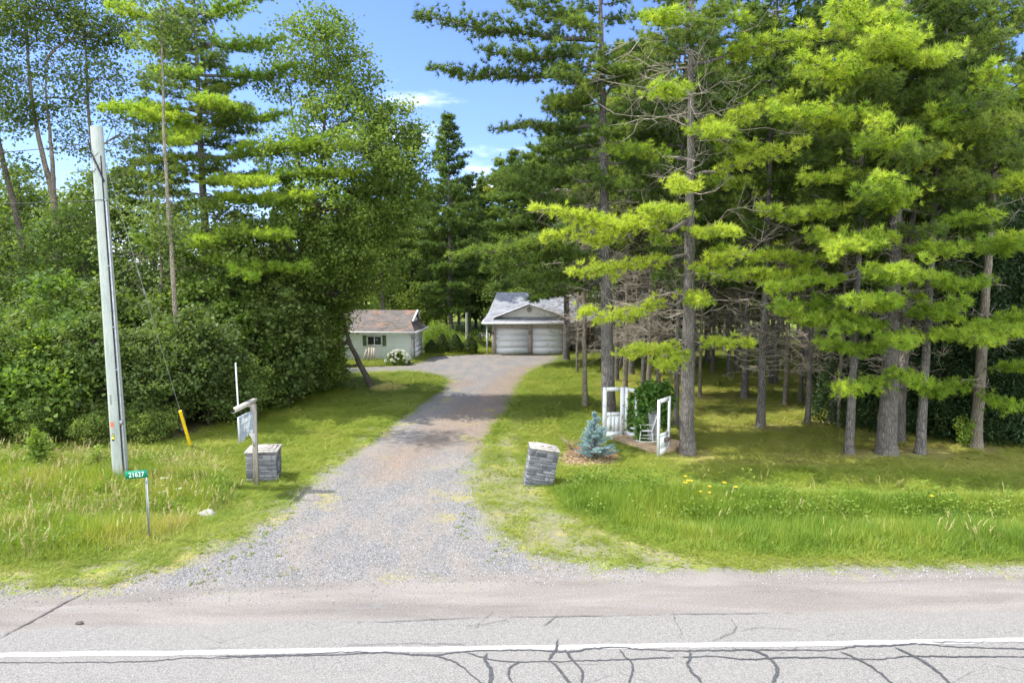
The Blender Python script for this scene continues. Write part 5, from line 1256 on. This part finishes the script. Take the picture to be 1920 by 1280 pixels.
hero('thickest pine trunk on the right lawn', (1662, 850), 17, .34,
     [(330, 1790, 272, -2, .9, .75), (320, 1500, 335, -2, .9, .7), (385, 1425, 392, -2, .9, .65), (590, 1450, 575, -2, 1.0, .45), (600, 1812, 562, -2, 1.1, .4), (610, 1560, 625, -2.5, .9, .4), (655, 1540, 645, -2, .9, .35), (540, 1800, 600, -1, .9, .4),
      (470, 1520, 440, -2, 1.2, .5), (460, 1800, 470, -2, 1.3, .45), (250, 1450, 200, -3, 1.3, .6), (240, 1800, 210, -2, 1.3, .55), (160, 1500, 100, -3, 1.4, .65), (130, 1760, 100, -3, 1.3, .6), (60, 1560, 10, -3, 1.4, .6), (700, 1570, 730, -3, .8, .5), (400, 1650, 330, -4, 1.1, .55), (560, 1600, 560, -4, 1.1, .5), (520, 1680, 500, -4.5, 1.2, .55), (620, 1690, 640, -3.5, 1.0, .45), (690, 1720, 720, -2.5, .8, .5), (440, 1560, 480, -4, 1.1, .6), (280, 1650, 230, -4, 1.2, .6), (100, 1650, 60, -4, 1.3, .65)],
     lo=8.0, cr=3.6, dead=24, custom_mat='pine_bright', lean=(-.01, 0), per=4, gap=.75, dead_lo=3)
hero('pine with a smooth mid-grey trunk just right of the thickest pine', (1725, 850), 16.5, .17,
     [(350, 1950, 345, -2, .9, .7), (420, 1850, 400, -2, 1.1, .5)], lo=9.2, cr=2.6, dead=20, lean=(.01, .01), custom_mat='pine_bright')
hero('pale-trunked pine nearest the right edge of the photograph', (1829, 838), 16.5, .21,
     [(610, 1752, 626, -2.5, 1.0, .6), (600, 2000, 590, -3, 1.2, .6), (690, 1965, 680, -2, 1.0, .5), (700, 1725, 735, -1.5, .8, .5), (350, 1960, 330, -3, 1.0, .7), (320, 1860, 110, -3, 1.0, .6), (200, 1990, 140, -3, 1.2, .65), (730, 1900, 770, -2, .7, .45), (590, 1850, 640, -4, 1.2, .6), (610, 1920, 620, -3.5, 1.2, .6), (520, 1760, 520, -3, 1.1, .5), (460, 1900, 440, -4, 1.2, .55), (270, 1760, 240, -3, 1.2, .55)],
     lo=9.5, cr=2.8, dead=26, dead_len=1.9, bark='bark_pale', custom_mat='pine_bright', per=4)
hero('dark pine nearest the right end of the garage doors, its boughs over the house roof', (1062, 678), 19.5, .26,
     [(520, 925, 540, -2, 1.6, .3), (540, 1000, 560, -4, 1.4, .3), (470, 880, 470, -3, 1.8, .35), (430, 905, 420, -1, 1.8, .35), (480, 1000, 500, -6, 1.5, .35), (500, 1150, 520, -4, 1.6, .35), (380, 920, 370, -1, 1.8, .4), (330, 940, 320, -1, 1.6, .4), (540, 1130, 570, -4, 1.3, .3)],
     lo=7.5, cr=4.6, dead=60, dead_lo=3, dead_len=2.8, mat='pine_dark', size=.30, dens=.75)
hero('thin pale pine full of bare grey twigs on the lawn left of the massive pine', (1097, 762), 13, .13, [], lo=9.0, cr=1.9, dead=95, dead_lo=2.6, dead_len=2.1, bark='bark_pale', lean=(-.012, 0), rnd=np.random.RandomState(61))
hero('mossy grey pine with many dead twigs just behind the climbing vine', (1216, 752), 14, .13, [], lo=9.5, cr=2.2, dead=100, dead_lo=2.8, dead_len=2.3, bark='bark_pale', rnd=np.random.RandomState(62))

# ---------- pine variants for the stand
def variant(k, height, r, lo, cr, dead, far, mat='pine', bark='bark', per=4, gap=.8, dl=1.4, size=.17, dens=1.0):
    rnd = np.random.RandomState(500+k)
    o = pine_tree('pine_tree', 'v', (0, 0, 0), height, r, lo, cr, rnd, (), None, (rnd.normal()*.006, rnd.normal()*.006), mat, bark, dead, far, gap, per, size, dens, dead_len=dl)
    return o
VT = [variant(0, 19, .17, 6.8, 2.9, 90, True, 'pine', 'bark', 5, .7, 1.7, .27), variant(1, 18, .14, 8.0, 2.6, 95, True, 'pine', 'bark_pale', 5, .7, 1.5, .27), variant(2, 20, .20, 6.0, 3.3, 80, True, 'pine_dark', 'bark', 5, .7, 1.8, .27)]
used = [False]*9
def stand(px, var, s, label, rz=None, tilt=(0, 0)):
    g = GZ(*px); o = VT[var]; rz = rt.uniform(0, 6.28) if rz is None else rz
    if not used[var]:
        used[var] = True; o.location = [float(k) for k in g]; o.rotation_euler = (tilt[0], tilt[1], rz); o.scale = (s, s, max(s, 1.0)); o['label'] = label; return o
    return dup(o, g, rz, (s, s, max(s, 1.0)), label, None, tilt)
grp = 'pine trunks standing on the right lawn'
for px, var, s, label in [
    ((1082, 700), 1, .62, 'slim trunk just behind the thin pale leaning one'),
    ((1156, 716), 2, .70, 'narrow dark trunk visible just right of the massive pine'),
    ((1149, 684), 0, .66, 'short-looking dark trunk far behind the massive pine near the house porch'),
    ((1172, 742), 1, 1.0, 'pale trunk rising behind the top of the panelled white door'),
    ((1184, 704), 2, 1.0, 'broad dark trunk far back left of the vine'),
    ((1206, 738), 0, .85, 'dark trunk rising directly behind the big vine'),
    ((1234, 738), 1, .95, 'pale trunk rising behind the right part of the vine'),
    ((1267, 800), 2, .58, 'thin dark trunk tight against the left of the stout grey pine'),
    ((1312, 745), 1, .70, 'reddish slim trunk first to the right of the stout grey pine'),
    ((1300, 722), 0, .58, 'thin dark trunk behind the reddish slim one'),
    ((1336, 700), 0, .78, 'distant dark trunk in brown needle litter'),
    ((1366, 704), 0, .90, 'distant dark trunk with a flared foot beside brown litter'),
    ((1396, 746), 2, .98, 'sturdy dark trunk in the middle of the right lawn'),
    ((1426, 801), 0, 1.05, 'straight dark pine standing alone in the middle front of the right lawn'),
    ((1446, 720), 2, .75, 'shaded trunk behind and right of the straight dark pine'),
    ((1456, 722), 0, .62, 'second of two shaded trunks close together behind the lawn pine'),
    ((1472, 760), 1, .90, 'pale mottled slim trunk left of a close pair'),
    ((1501, 754), 0, .64, 'left trunk of a close pair of slim pines'),
    ((1514, 795), 0, .72, 'right and nearer trunk of a close pair of slim pines'),
    ((1560, 790), 2, .78, 'dark trunk beside a mossy leaning stem'),
    ((1571, 801), 1, .55, 'mossy thin leaning stem right of a dark trunk'),
    ((1686, 828), 2, .92, 'dark leaning trunk showing behind the thickest pine'),
    ((1699, 806), 0, .80, 'brown trunk between the thickest pine and the smooth grey one'),
    ((1754, 803), 2, .80, 'very dark trunk in deep shade right of the smooth grey pine')]:
    stand(px, var, s, label)
# ---------- far pines and broad trees behind
VT2 = [variant(3, 20, .22, 3.2, 3.7, 6, True, 'pine_dark', 'bark', 5, .8, 1.2, .34, 1.0), variant(4, 18, .2, 2.0, 3.4, 4, True, 'pine_dark', 'bark', 5, .75, 1.2, .34, 1.0), variant(5, 21, .2, 5.5, 3.6, 16, True, 'pine', 'bark', 5, .8, 1.2, .34, 1.0)]
VT2[0].location = GZ(845, 649); VT2[0]['label'] = 'tall spired pine rising between the clipped shrubs left of the garage'; VT2[0].scale = (1, 1, 1.04)
VT2[1].location = [float(k) for k in P(905, 560, 82)*[1, 1, 0]]; VT2[2].location = [float(k) for k in P(717, 560, 66)*[1, 1, 0]]
for o in VT2[1:]: o['label'] = 'tall pine in the dark woodland behind the house and shed'; o['group'] = 'far pines behind the house and shed'
def broad_variant(k, Hh, cr, ncl, leaves, ls, mat, bark='bark_dark', low=.25, name='broadleaf_tree', crad=.38):
    rnd = np.random.RandomState(700+k); nb_ = 11; blobs = []
    for i in range(nb_):
        t = (i+.5)/nb_; z = Hh*(low+(1-low)*t*.93); a = i*2.4+rnd.rand(); rr_ = cr*(math.sin(math.pi*min(1, .18+t*.78))**.8)*.62
        blobs.append(((math.cos(a)*rr_, math.sin(a)*rr_, z), (cr*.5, cr*.5, Hh*.11), ncl))
    return broad_tree(name, 'v', 'tree', (0, 0, 0), [(0, 0, -.2), (.1, .05, Hh*.3), (-.1, .1, Hh*.6), (0, 0, Hh*.92)], Hh*.014+.03, .03, blobs, rnd, leaves, ls, mat, bark, None, crad, surf=.3)
BT = [broad_variant(0, 13, 4.0, 30, 34, .22, 'leaf', low=.12), broad_variant(1, 11, 3.6, 28, 34, .21, 'leaf', low=.08), broad_variant(2, 15, 3.4, 18, 24, .19, 'leaf_poplar', 'bark_pale', .35)]
BT[0].location = [float(k) for k in P(770, 560, 76)*[1, 1, 0]]; BT[1].location = [float(k) for k in P(960, 560, 74)*[1, 1, 0]]; BT[2].location = [float(k) for k in P(735, 560, 88)*[1, 1, 0]]
LB = 'leafy broadleaf tree in the woodland wall behind the lawns'; GB = 'broadleaf trees in the far woodland'
LPn = 'tall pine in the dark woodland behind the house and shed'; GP = 'far pines behind the house and shed'
for o in BT: o['label'] = LB; o['group'] = GB
def wood_label(u, far='farther'): return f'{far} leafy tree closing the wood ' + ('beyond the left edge' if u < -60 else 'behind the left-edge poplar' if u < 70 else 'behind the utility pole' if u < 230 else 'behind the birch-like stem' if u < 370 else 'behind the layered pine' if u < 480 else 'behind the forked broadleaf tree')
rb = np.random.RandomState(77)
def far_row(n, u0, u1, y0, y1, pine_frac, smin, smax, cap=9e9):
    for k in range(n):
        u = u0+(u1-u0)*(k+rb.rand())/n; yy = rb.uniform(y0, y1); g = P(u, 560, yy)*[1, 1, 0]; s = rb.uniform(smin, smax)
        wh = 'behind the left thicket' if u < 600 else 'behind the white shed' if u < 800 else 'between the shed and the garage' if u < 920 else 'behind the garage roof' if u < 1130 else 'behind the pine stand' if u < 1600 else 'behind the cedar hedge'
        far = 'in the farthest tree line' if yy > 100 else 'of the woodland wall'
        if rb.rand() < pine_frac: dup(VT2[rb.randint(0, 3)], g, rb.uniform(0, 6.28), s, f'dark background pine {far} {wh}', GP)
        else: dup(BT[rb.randint(0, 3)], g, rb.uniform(0, 6.28), s, f'leafy background tree {far} {wh}', GB)
for k, (u, yy, i, sc2) in enumerate([(880, 78, 0, .88), (905, 84, 1, .98), (935, 80, 2, .95), (965, 76, 0, 1.0), (1000, 74, 1, 1.08), (1035, 72, 2, 1.02), (800, 80, 1, .95), (770, 84, 0, 1.0), (735, 78, 2, .98), (860, 92, 1, 1.0)]):
    dup(VT2[i], P(u, 560, yy)*[1, 1, 0], k*1.7, sc2, 'dark background pine of the woodland wall '+('between the shed and the garage' if 800 < u < 920 else 'behind the white shed' if u < 820 else 'behind the garage roof'), GP)
far_row(13, 600, 1010, 74, 88, .55, .72, .92)
far_row(12, 520, 1100, 90, 110, .5, .65, .95)
far_row(16, 1000, 2300, 66, 84, .5, .85, 1.1)
for k, (u, yy, i, sc2) in enumerate([(1165, 47, 0, 1.0), (1215, 52, 2, 1.1), (1262, 46, 1, 1.05), (1330, 50, 0, 1.15), (1385, 45, 2, 1.05), (1440, 54, 1, 1.2), (1120, 62, 2, 1.15), (1190, 66, 0, 1.2)]):
    dup(VT2[i], P(u, 560, yy)*[1, 1, 0], k*2.1, (sc2*.85, sc2*.85, sc2), 'dark background pine of the woodland wall just behind the right pine stand', GP)
far_row(14, 1180, 2150, 48, 62, .8, .8, 1.05)
far_row(8, 1500, 2200, 38, 46, .9, .8, 1.0)
far_row(9, 1120, 1700, 66, 76, .5, .9, 1.1)
far_row(12, -500, 620, 62, 80, .35, .60, .85)
far_row(4, 500, 640, 62, 72, .5, .6, .85)
# far low treeline to close the horizon
far_row(26, -700, 2700, 125, 150, .4, .8, 1.1)
for k, u in enumerate((-260, -170, -90, -20, 50, 120, 190)): dup(BT[k % 2], P(u, 560, 44+3*(k % 3))*[1, 1, 0], k*1.3, 1.02+.06*(k % 3), wood_label(u), 'leafy trees behind the left thicket')
# ---------- cedar hedge right
def cedar(k):
    rnd = np.random.RandomState(900+k); Hh = 7.5; n = 620; z = rnd.rand(n)**1.1; prof = (1-z)**.75*1.75+.12; a = rnd.uniform(0, 6.28, n)
    q = np.stack([np.cos(a)*prof, np.sin(a)*prof, .1+z*Hh], 1); q[:, :2] *= rnd.uniform(.72, 1.06, n)[:, None]
    b = MB(); n2 = n*26; c = np.repeat(q, 26, 0)+rnd.normal(size=(n2, 3))*[.16, .16, .2]; ax = rnd.normal(size=(n2, 3))*.6+np.c_[np.repeat(np.cos(a), 26), np.repeat(np.sin(a), 26), np.full(n2, -.5)]
    L = (np.array([[0, 0, 0], [-.18, .5, 0], [0, 1, -.1], [.18, .5, 0]]), LEAF[1]); rot = rand_rot(n2, ax, rnd)[:, :, [0, 2, 1]]
    b.inst(L[0], L[1], c, rot, rnd.uniform(.10, .2, n2), np.repeat(rnd.uniform(.15, .8, n), 26)+rnd.normal(size=n2)*.08)
    root = thing('cedar_tree', 'v', 'cedar', (0, 0, 0)); b.build('crown', M['cedar'], root); w = MB(); w.tube([(0, 0, -.1), (0, 0, Hh*.95)], [.12, .02], 8); w.build('trunk', M['bark_dark'], root); return root
CV = [cedar(0), cedar(1)]
cu = [False, False]
def cedar_label(u, v): return f"dense dark {'front' if v > 798 else 'rear'} hedge cedar " + ('beside the mossy leaning stem' if u < 1615 else 'behind the thickest pine' if u < 1710 else 'behind the smooth grey pine' if u < 1780 else 'left of the pale pine by the right edge' if u < 1830 else 'at the far right edge')
for k, (u, v, s) in enumerate([(1608, 800, .82), (1650, 806, .9), (1700, 800, 1.0), (1745, 815, 1.0), (1790, 822, 1.05), (1850, 826, 1.05), (1905, 830, 1.1), (1960, 832, 1.1), (2030, 836, 1.1), (1630, 760, 1.2), (1720, 770, 1.3), (1820, 785, 1.3), (1900, 790, 1.35), (1990, 790, 1.35), (1580, 740, .9)]):
    g = GZ(u, v)+[0, .8, 0]; i = k % 2; lbl = cedar_label(u, v)
    if not cu[i]: cu[i] = True; CV[i].location = g; CV[i].scale = (s*.95, s*.95, s); CV[i]['label'] = lbl; CV[i]['group'] = 'cedar hedge trees'
    else: dup(CV[i], g, rb.uniform(0, 6.28), (s*.95, s*.95, s), lbl, 'cedar hedge trees')

# ---------- left side
# white pine behind the utility pole
hero('tall layered pine rising behind the guy wire', (402, 742), 21, .30,
     [(210, 185, 205, -5, 1.4, .6), (225, 250, 200, -6, 1.3, .7), (215, 330, 265, -5, 1.3, .7), (370, 585, 365, -5, 1.5, .7), (330, 520, 345, -6, 1.2, .75), (290, 640, 240, -4, 1.6, .6), (320, 690, 310, -4.5, 1.4, .6), (210, 545, 210, -2, 1.3, .45), (75, 535, 70, -2, 1.4, .5),
      (120, 250, 60, -3, 1.6, .6), (60, 200, 10, -3, 1.6, .6), (140, 560, 125, -2, 1.2, .4), (430, 375, 450, -6, 1.2, .6), (430, 545, 440, -5.5, 1.4, .65), (470, 480, 520, -6, 1.2, .55), (480, 580, 500, -5, 1.2, .5), (500, 250, 440, -4, 1.3, .35), (180, 420, 190, -5, 1.2, .65), (30, 500, -20, -3, 1.5, .5), (150, 300, 130, -4, 1.5, .6)],
     lo=9.5, cr=3.6, dead=20, dead_len=2.0, lean=(-.012, 0), bark='bark', mat='pine', custom_mat='pine_bright', per=4)
hero('dark pine half hidden left of the layered pine', (300, 700), 18, .2, [(300, 210, 330, -1, 1.2, .4), (250, 380, 230, -2, 1.2, .4)], lo=8, cr=2.8, dead=14, dead_len=1.6, mat='pine_dark', far=False, dens=.8)
# big broadleaf with forked trunk
def pxb(u, v, Y, ru, rv, rd=None): # blob from photo ellipse at depth
    c = P(u, v, Y); s = Y/1280.0; return (tuple(c), (ru*s, rd or ru*s, rv*s))
bs = GZ(541, 755); Y0 = bs[1]+.8
T0 = [bs-[0, 0, .2], P(542, 690, Y0-.6), P(546, 600, Y0), P(556, 500, Y0), P(575, 420, Y0+.3), P(600, 330, Y0+.3), P(612, 200, Y0), P(620, 110, Y0)]
ex = [([P(556, 500, Y0), P(535, 455, Y0-.4), P(510, 380, Y0-.6), P(500, 300, Y0)], .13, .03), ([P(560, 485, Y0), P(590, 400, Y0-.5), P(640, 330, Y0-1), P(700, 300, Y0-1)], .12, .03), ([P(575, 420, Y0), P(560, 300, Y0), P(540, 150, Y0+1)], .1, .03)]
bl = [(*pxb(600, 100, Y0, 75, 55), 34), (*pxb(660, 150, Y0, 45, 60), 30), (*pxb(560, 150, Y0+1, 60, 60), 26), (*pxb(640, 230, Y0-1, 80, 60), 44), (*pxb(740, 240, Y0-.5, 60, 50), 34), (*pxb(690, 300, Y0-2, 90, 50), 46), (*pxb(560, 300, Y0-1, 70, 60), 34),
      (*pxb(620, 390, Y0-2, 100, 55), 46), (*pxb(740, 360, Y0-1, 60, 60), 34), (*pxb(540, 400, Y0-1, 60, 50), 24), (*pxb(660, 460, Y0-1, 80, 50), 40), (*pxb(600, 520, Y0, 70, 45), 30), (*pxb(690, 520, Y0+1, 60, 50), 30), (*pxb(500, 470, Y0, 50, 50), 20), (*pxb(610, 60, Y0, 55, 35), 16),
      (*pxb(555, 600, Y0+2, 75, 50), 36), (*pxb(775, 290, Y0+1, 35, 50), 16), (*pxb(700, 400, Y0-.5, 70, 55), 40), (*pxb(620, 470, Y0-1, 70, 50), 34)]
broad_tree('broadleaf_tree', 'large leafy tree with a forked dark trunk at the edge of the left lawn', 'tree', bs, T0, .22, .03, bl, rt, 74, .15, 'leaf_light', 'bark_dark', None, .32, 1.35, ex)
# leaning tree beside heap
bs = GZ(700, 728); Y0 = bs[1]
T0 = [bs-[0, 0, .2], P(692, 715, Y0), P(672, 678, Y0), P(655, 640, Y0-.3), P(640, 585, Y0-.5), P(628, 530, Y0-.5)]
broad_tree('broadleaf_tree', 'leafy tree leaning left beside the heap of clippings', 'tree', bs, T0, .21, .05,
           [(*pxb(612, 600, Y0-.5, 48, 50), 44), (*pxb(598, 650, Y0-1, 48, 45), 44), (*pxb(622, 640, Y0-.6, 30, 36), 22), (*pxb(640, 520, Y0, 60, 50), 40), (*pxb(590, 560, Y0, 60, 55), 40), (*pxb(645, 550, Y0, 34, 40), 24), (*pxb(585, 690, Y0-1, 45, 28), 30)], rt, 70, .14, 'leaf_light', 'bark_dark', None, .28, 1.3)
# poplars at far left
def poplar(label, pts, uvb, r, blobs, rnd, Yd, bark='bark_pale', extra=()):
    bs = G(*uvb); T0 = [bs-[0, 0, .2]]+[P(u, v, Yd) for u, v in pts]
    broad_tree('poplar_tree', label, 'tree', bs, T0, r, .03, [(*pxb(u, v, Yd+dy, ru, rv, 1.6), n*1.3) for (u, v, dy, ru, rv, n) in blobs], rnd, 54, .15, 'leaf_poplar', bark, None, .36, 1.15,
               [([P(u, v, Yd) for u, v in e], r*.6, .02) for e in extra], .2)
Yp = GZ(112, 735)[1]
poplar('poplar with a pale curved trunk rising left of the utility pole', [(106, 600), (108, 500), (102, 380), (85, 310), (68, 240), (55, 150), (50, 40), (45, -120)], (112, 735), .24,
       [(40, 60, 0, 70, 50, 26), (100, 20, 0, 70, 50, 26), (30, 150, 0, 55, 45, 18), (110, 110, 0, 60, 50, 16), (60, -40, 0, 90, 60, 30), (140, 180, 1, 45, 40, 12), (20, 230, 0, 40, 30, 10), (180, 60, 1, 50, 50, 16), (80, 210, 0, 30, 30, 8), (60, -140, 0, 80, 60, 24)], rt, Yp, extra=([(102, 400), (98, 300), (88, 200), (84, 120)],))
poplar('poplar with a dark trunk cut off by the left edge of the photograph', [(60, 560), (35, 420), (12, 330), (-5, 250), (-20, 100), (-30, -80)], (70, 735), .22,
       [(0, 180, 0, 50, 60, 22), (-30, 60, 0, 80, 70, 26), (20, 320, 0, 40, 30, 8), (-60, 250, 0, 60, 70, 18), (0, 0, 0, 60, 60, 18)], rt, Yp-1.5, 'bark_dark')
poplar('thin-crowned poplar directly behind the top of the utility pole', [(205, 600), (195, 450), (178, 320), (165, 200), (160, 80), (158, -100)], (215, 730), .17,
       [(170, 60, 0, 60, 60, 24), (200, 150, 0, 55, 50, 18), (150, 260, 0, 40, 40, 12), (230, 250, 0, 50, 50, 14), (180, -40, 0, 80, 60, 26), (240, 40, 0, 50, 50, 16), (210, 340, 0, 40, 30, 8), (250, 330, 0, 40, 40, 10)], rt, Yp+1)
poplar('slender birch-like stem with a bare crown right of the guy wire', [(338, 700), (328, 580), (322, 480), (315, 380), (308, 260), (306, 150), (300, 20)], (342, 806), .12,
       [(300, 100, 0, 40, 60, 10), (330, 20, 0, 50, 50, 12), (300, 420, 0, 40, 40, 6)], rt, GZ(342, 806)[1])
# dead crown twigs of that stem
# ---------- understory shrubs on the left
def shrub_variant(k, Hs, cr, mat, ls=.12, leaves=46, ncl=30):
    rnd = np.random.RandomState(1200+k); blobs = []
    for i in range(8): a = i*2.4; t = i/8; blobs.append(((math.cos(a)*cr*.45, math.sin(a)*cr*.45, Hs*(.25+.6*t)), (cr*.6, cr*.6, Hs*.24), ncl))
    return broad_tree('leafy_shrub', 'v', 'shrub', (0, 0, 0), [(0, 0, -.1), (.1, 0, Hs*.3), (0, .1, Hs*.8)], .06, .015, blobs, rnd, leaves, ls, mat, 'bark_dark', None, .2, 1.0, surf=.4)
rb = np.random.RandomState(5)
SV = [shrub_variant(0, 2.6, 1.7, 'leaf'), shrub_variant(1, 3.4, 1.8, 'leaf'), shrub_variant(2, 2.4, 1.7, 'leaf_bright', .14, 40), shrub_variant(3, 5.2, 2.1, 'leaf', .13, 46, 34), shrub_variant(4, 5.6, 2.0, 'leaf_bright', .20, 30, 30), shrub_variant(5, 5.0, 2.0, 'leaf_poplar', .15, 40, 32)]
su = [False]*6
def shrub(u, v, i, s, dy=0, label=None):
    g = GZ(u, v)+[0, dy, 0]; g[2] = float(gh(g[0], g[1]))
    where = 'left of the utility pole' if u < 190 else 'between the utility pole and the yellow guy guard' if u < 345 else 'behind the hanging sign' if u < 500 else 'beside the curved edge of the left lawn'
    size = ('tall' if i in (3, 5) else 'tall large-leaved' if i == 4 else 'low')+(' front-row' if v > 790 or (u > 400 and v > 730) else ' back-row')
    label = label or f'dark {size} shrub of the thicket {where}'
    if not su[i]: su[i] = True; o = SV[i]; o.location = g; o.scale = (s, s, s); o['label'] = label; 
    else: o = dup(SV[i], g, rb.uniform(0, 6.28), s, label)
    if label.startswith('dark ') and 'thicket' in label: o['group'] = 'thicket shrubs along the left lawn'
    elif 'group' in o: del o['group']
    return o
shrub(120, 812, 2, 1.45, 0, 'bright vine-covered bush arching out left of the utility pole')
shrub(40, 815, 2, 1.2, 0, 'bright leafy bush at the left edge of the photograph')
shrub(175, 808, 2, 1.0, .3, 'low bright bush tucked against the utility pole')
shrub(445, 742, 2, 1.0, 1, 'brighter green bush below the layered pine')
for u in range(-260, 400, 62): shrub(u+rb.uniform(-12, 12), 826-max(0, u-240)*.14, rb.choice([3, 3, 4, 5, 5]), rb.uniform(.75, 1.15), 1.3)
for u in range(-260, 400, 110): shrub(u+rb.uniform(-20, 20), 838-max(0, u-240)*.14, rb.choice([0, 1]), rb.uniform(.45, .6), .6)
for u in range(-300, 520, 80): shrub(u+rb.uniform(-15, 15), 800-max(0, u-150)*.09, rb.choice([3, 3, 4, 5]), rb.uniform(.95, 1.3), 1.5)
for (u, v) in ((425, 800), (470, 778), (515, 764), (560, 748), (590, 736)): shrub(u, v, rb.choice([0, 1]), rb.uniform(.6, .85), 1.2)
for u in range(-350, 560, 90): shrub(u+rb.uniform(-20, 20), 745-max(0, u-300)*.06, rb.choice([3, 4, 5]), rb.uniform(.9, 1.35), 2.0)
for u in range(-400, 530, 110): shrub(u+rb.uniform(-20, 20), 715, rb.choice([3, 5]), rb.uniform(1.1, 1.5), 4.0)
LB2 = 'leafy tree closing the wood behind the left thicket'; GB2 = 'leafy trees behind the left thicket'
for k, u in enumerate(range(-420, 500, 80)): dup(BT[k % 3], P(u+rb.uniform(-20, 20), 560, rb.uniform(44, 56))*[1, 1, 0], rb.uniform(0, 6.28), rb.uniform(.8, .98), wood_label(u), GB2)
for k, u in enumerate(range(-420, 560, 105)): dup(BT[(k+1) % 3], P(u+rb.uniform(-25, 25), 560, rb.uniform(33, 39))*[1, 1, 0], rb.uniform(0, 6.28), rb.uniform(.62, .8), wood_label(u, 'nearer'), GB2)
# red-brown dead twig clump omitted; finishing
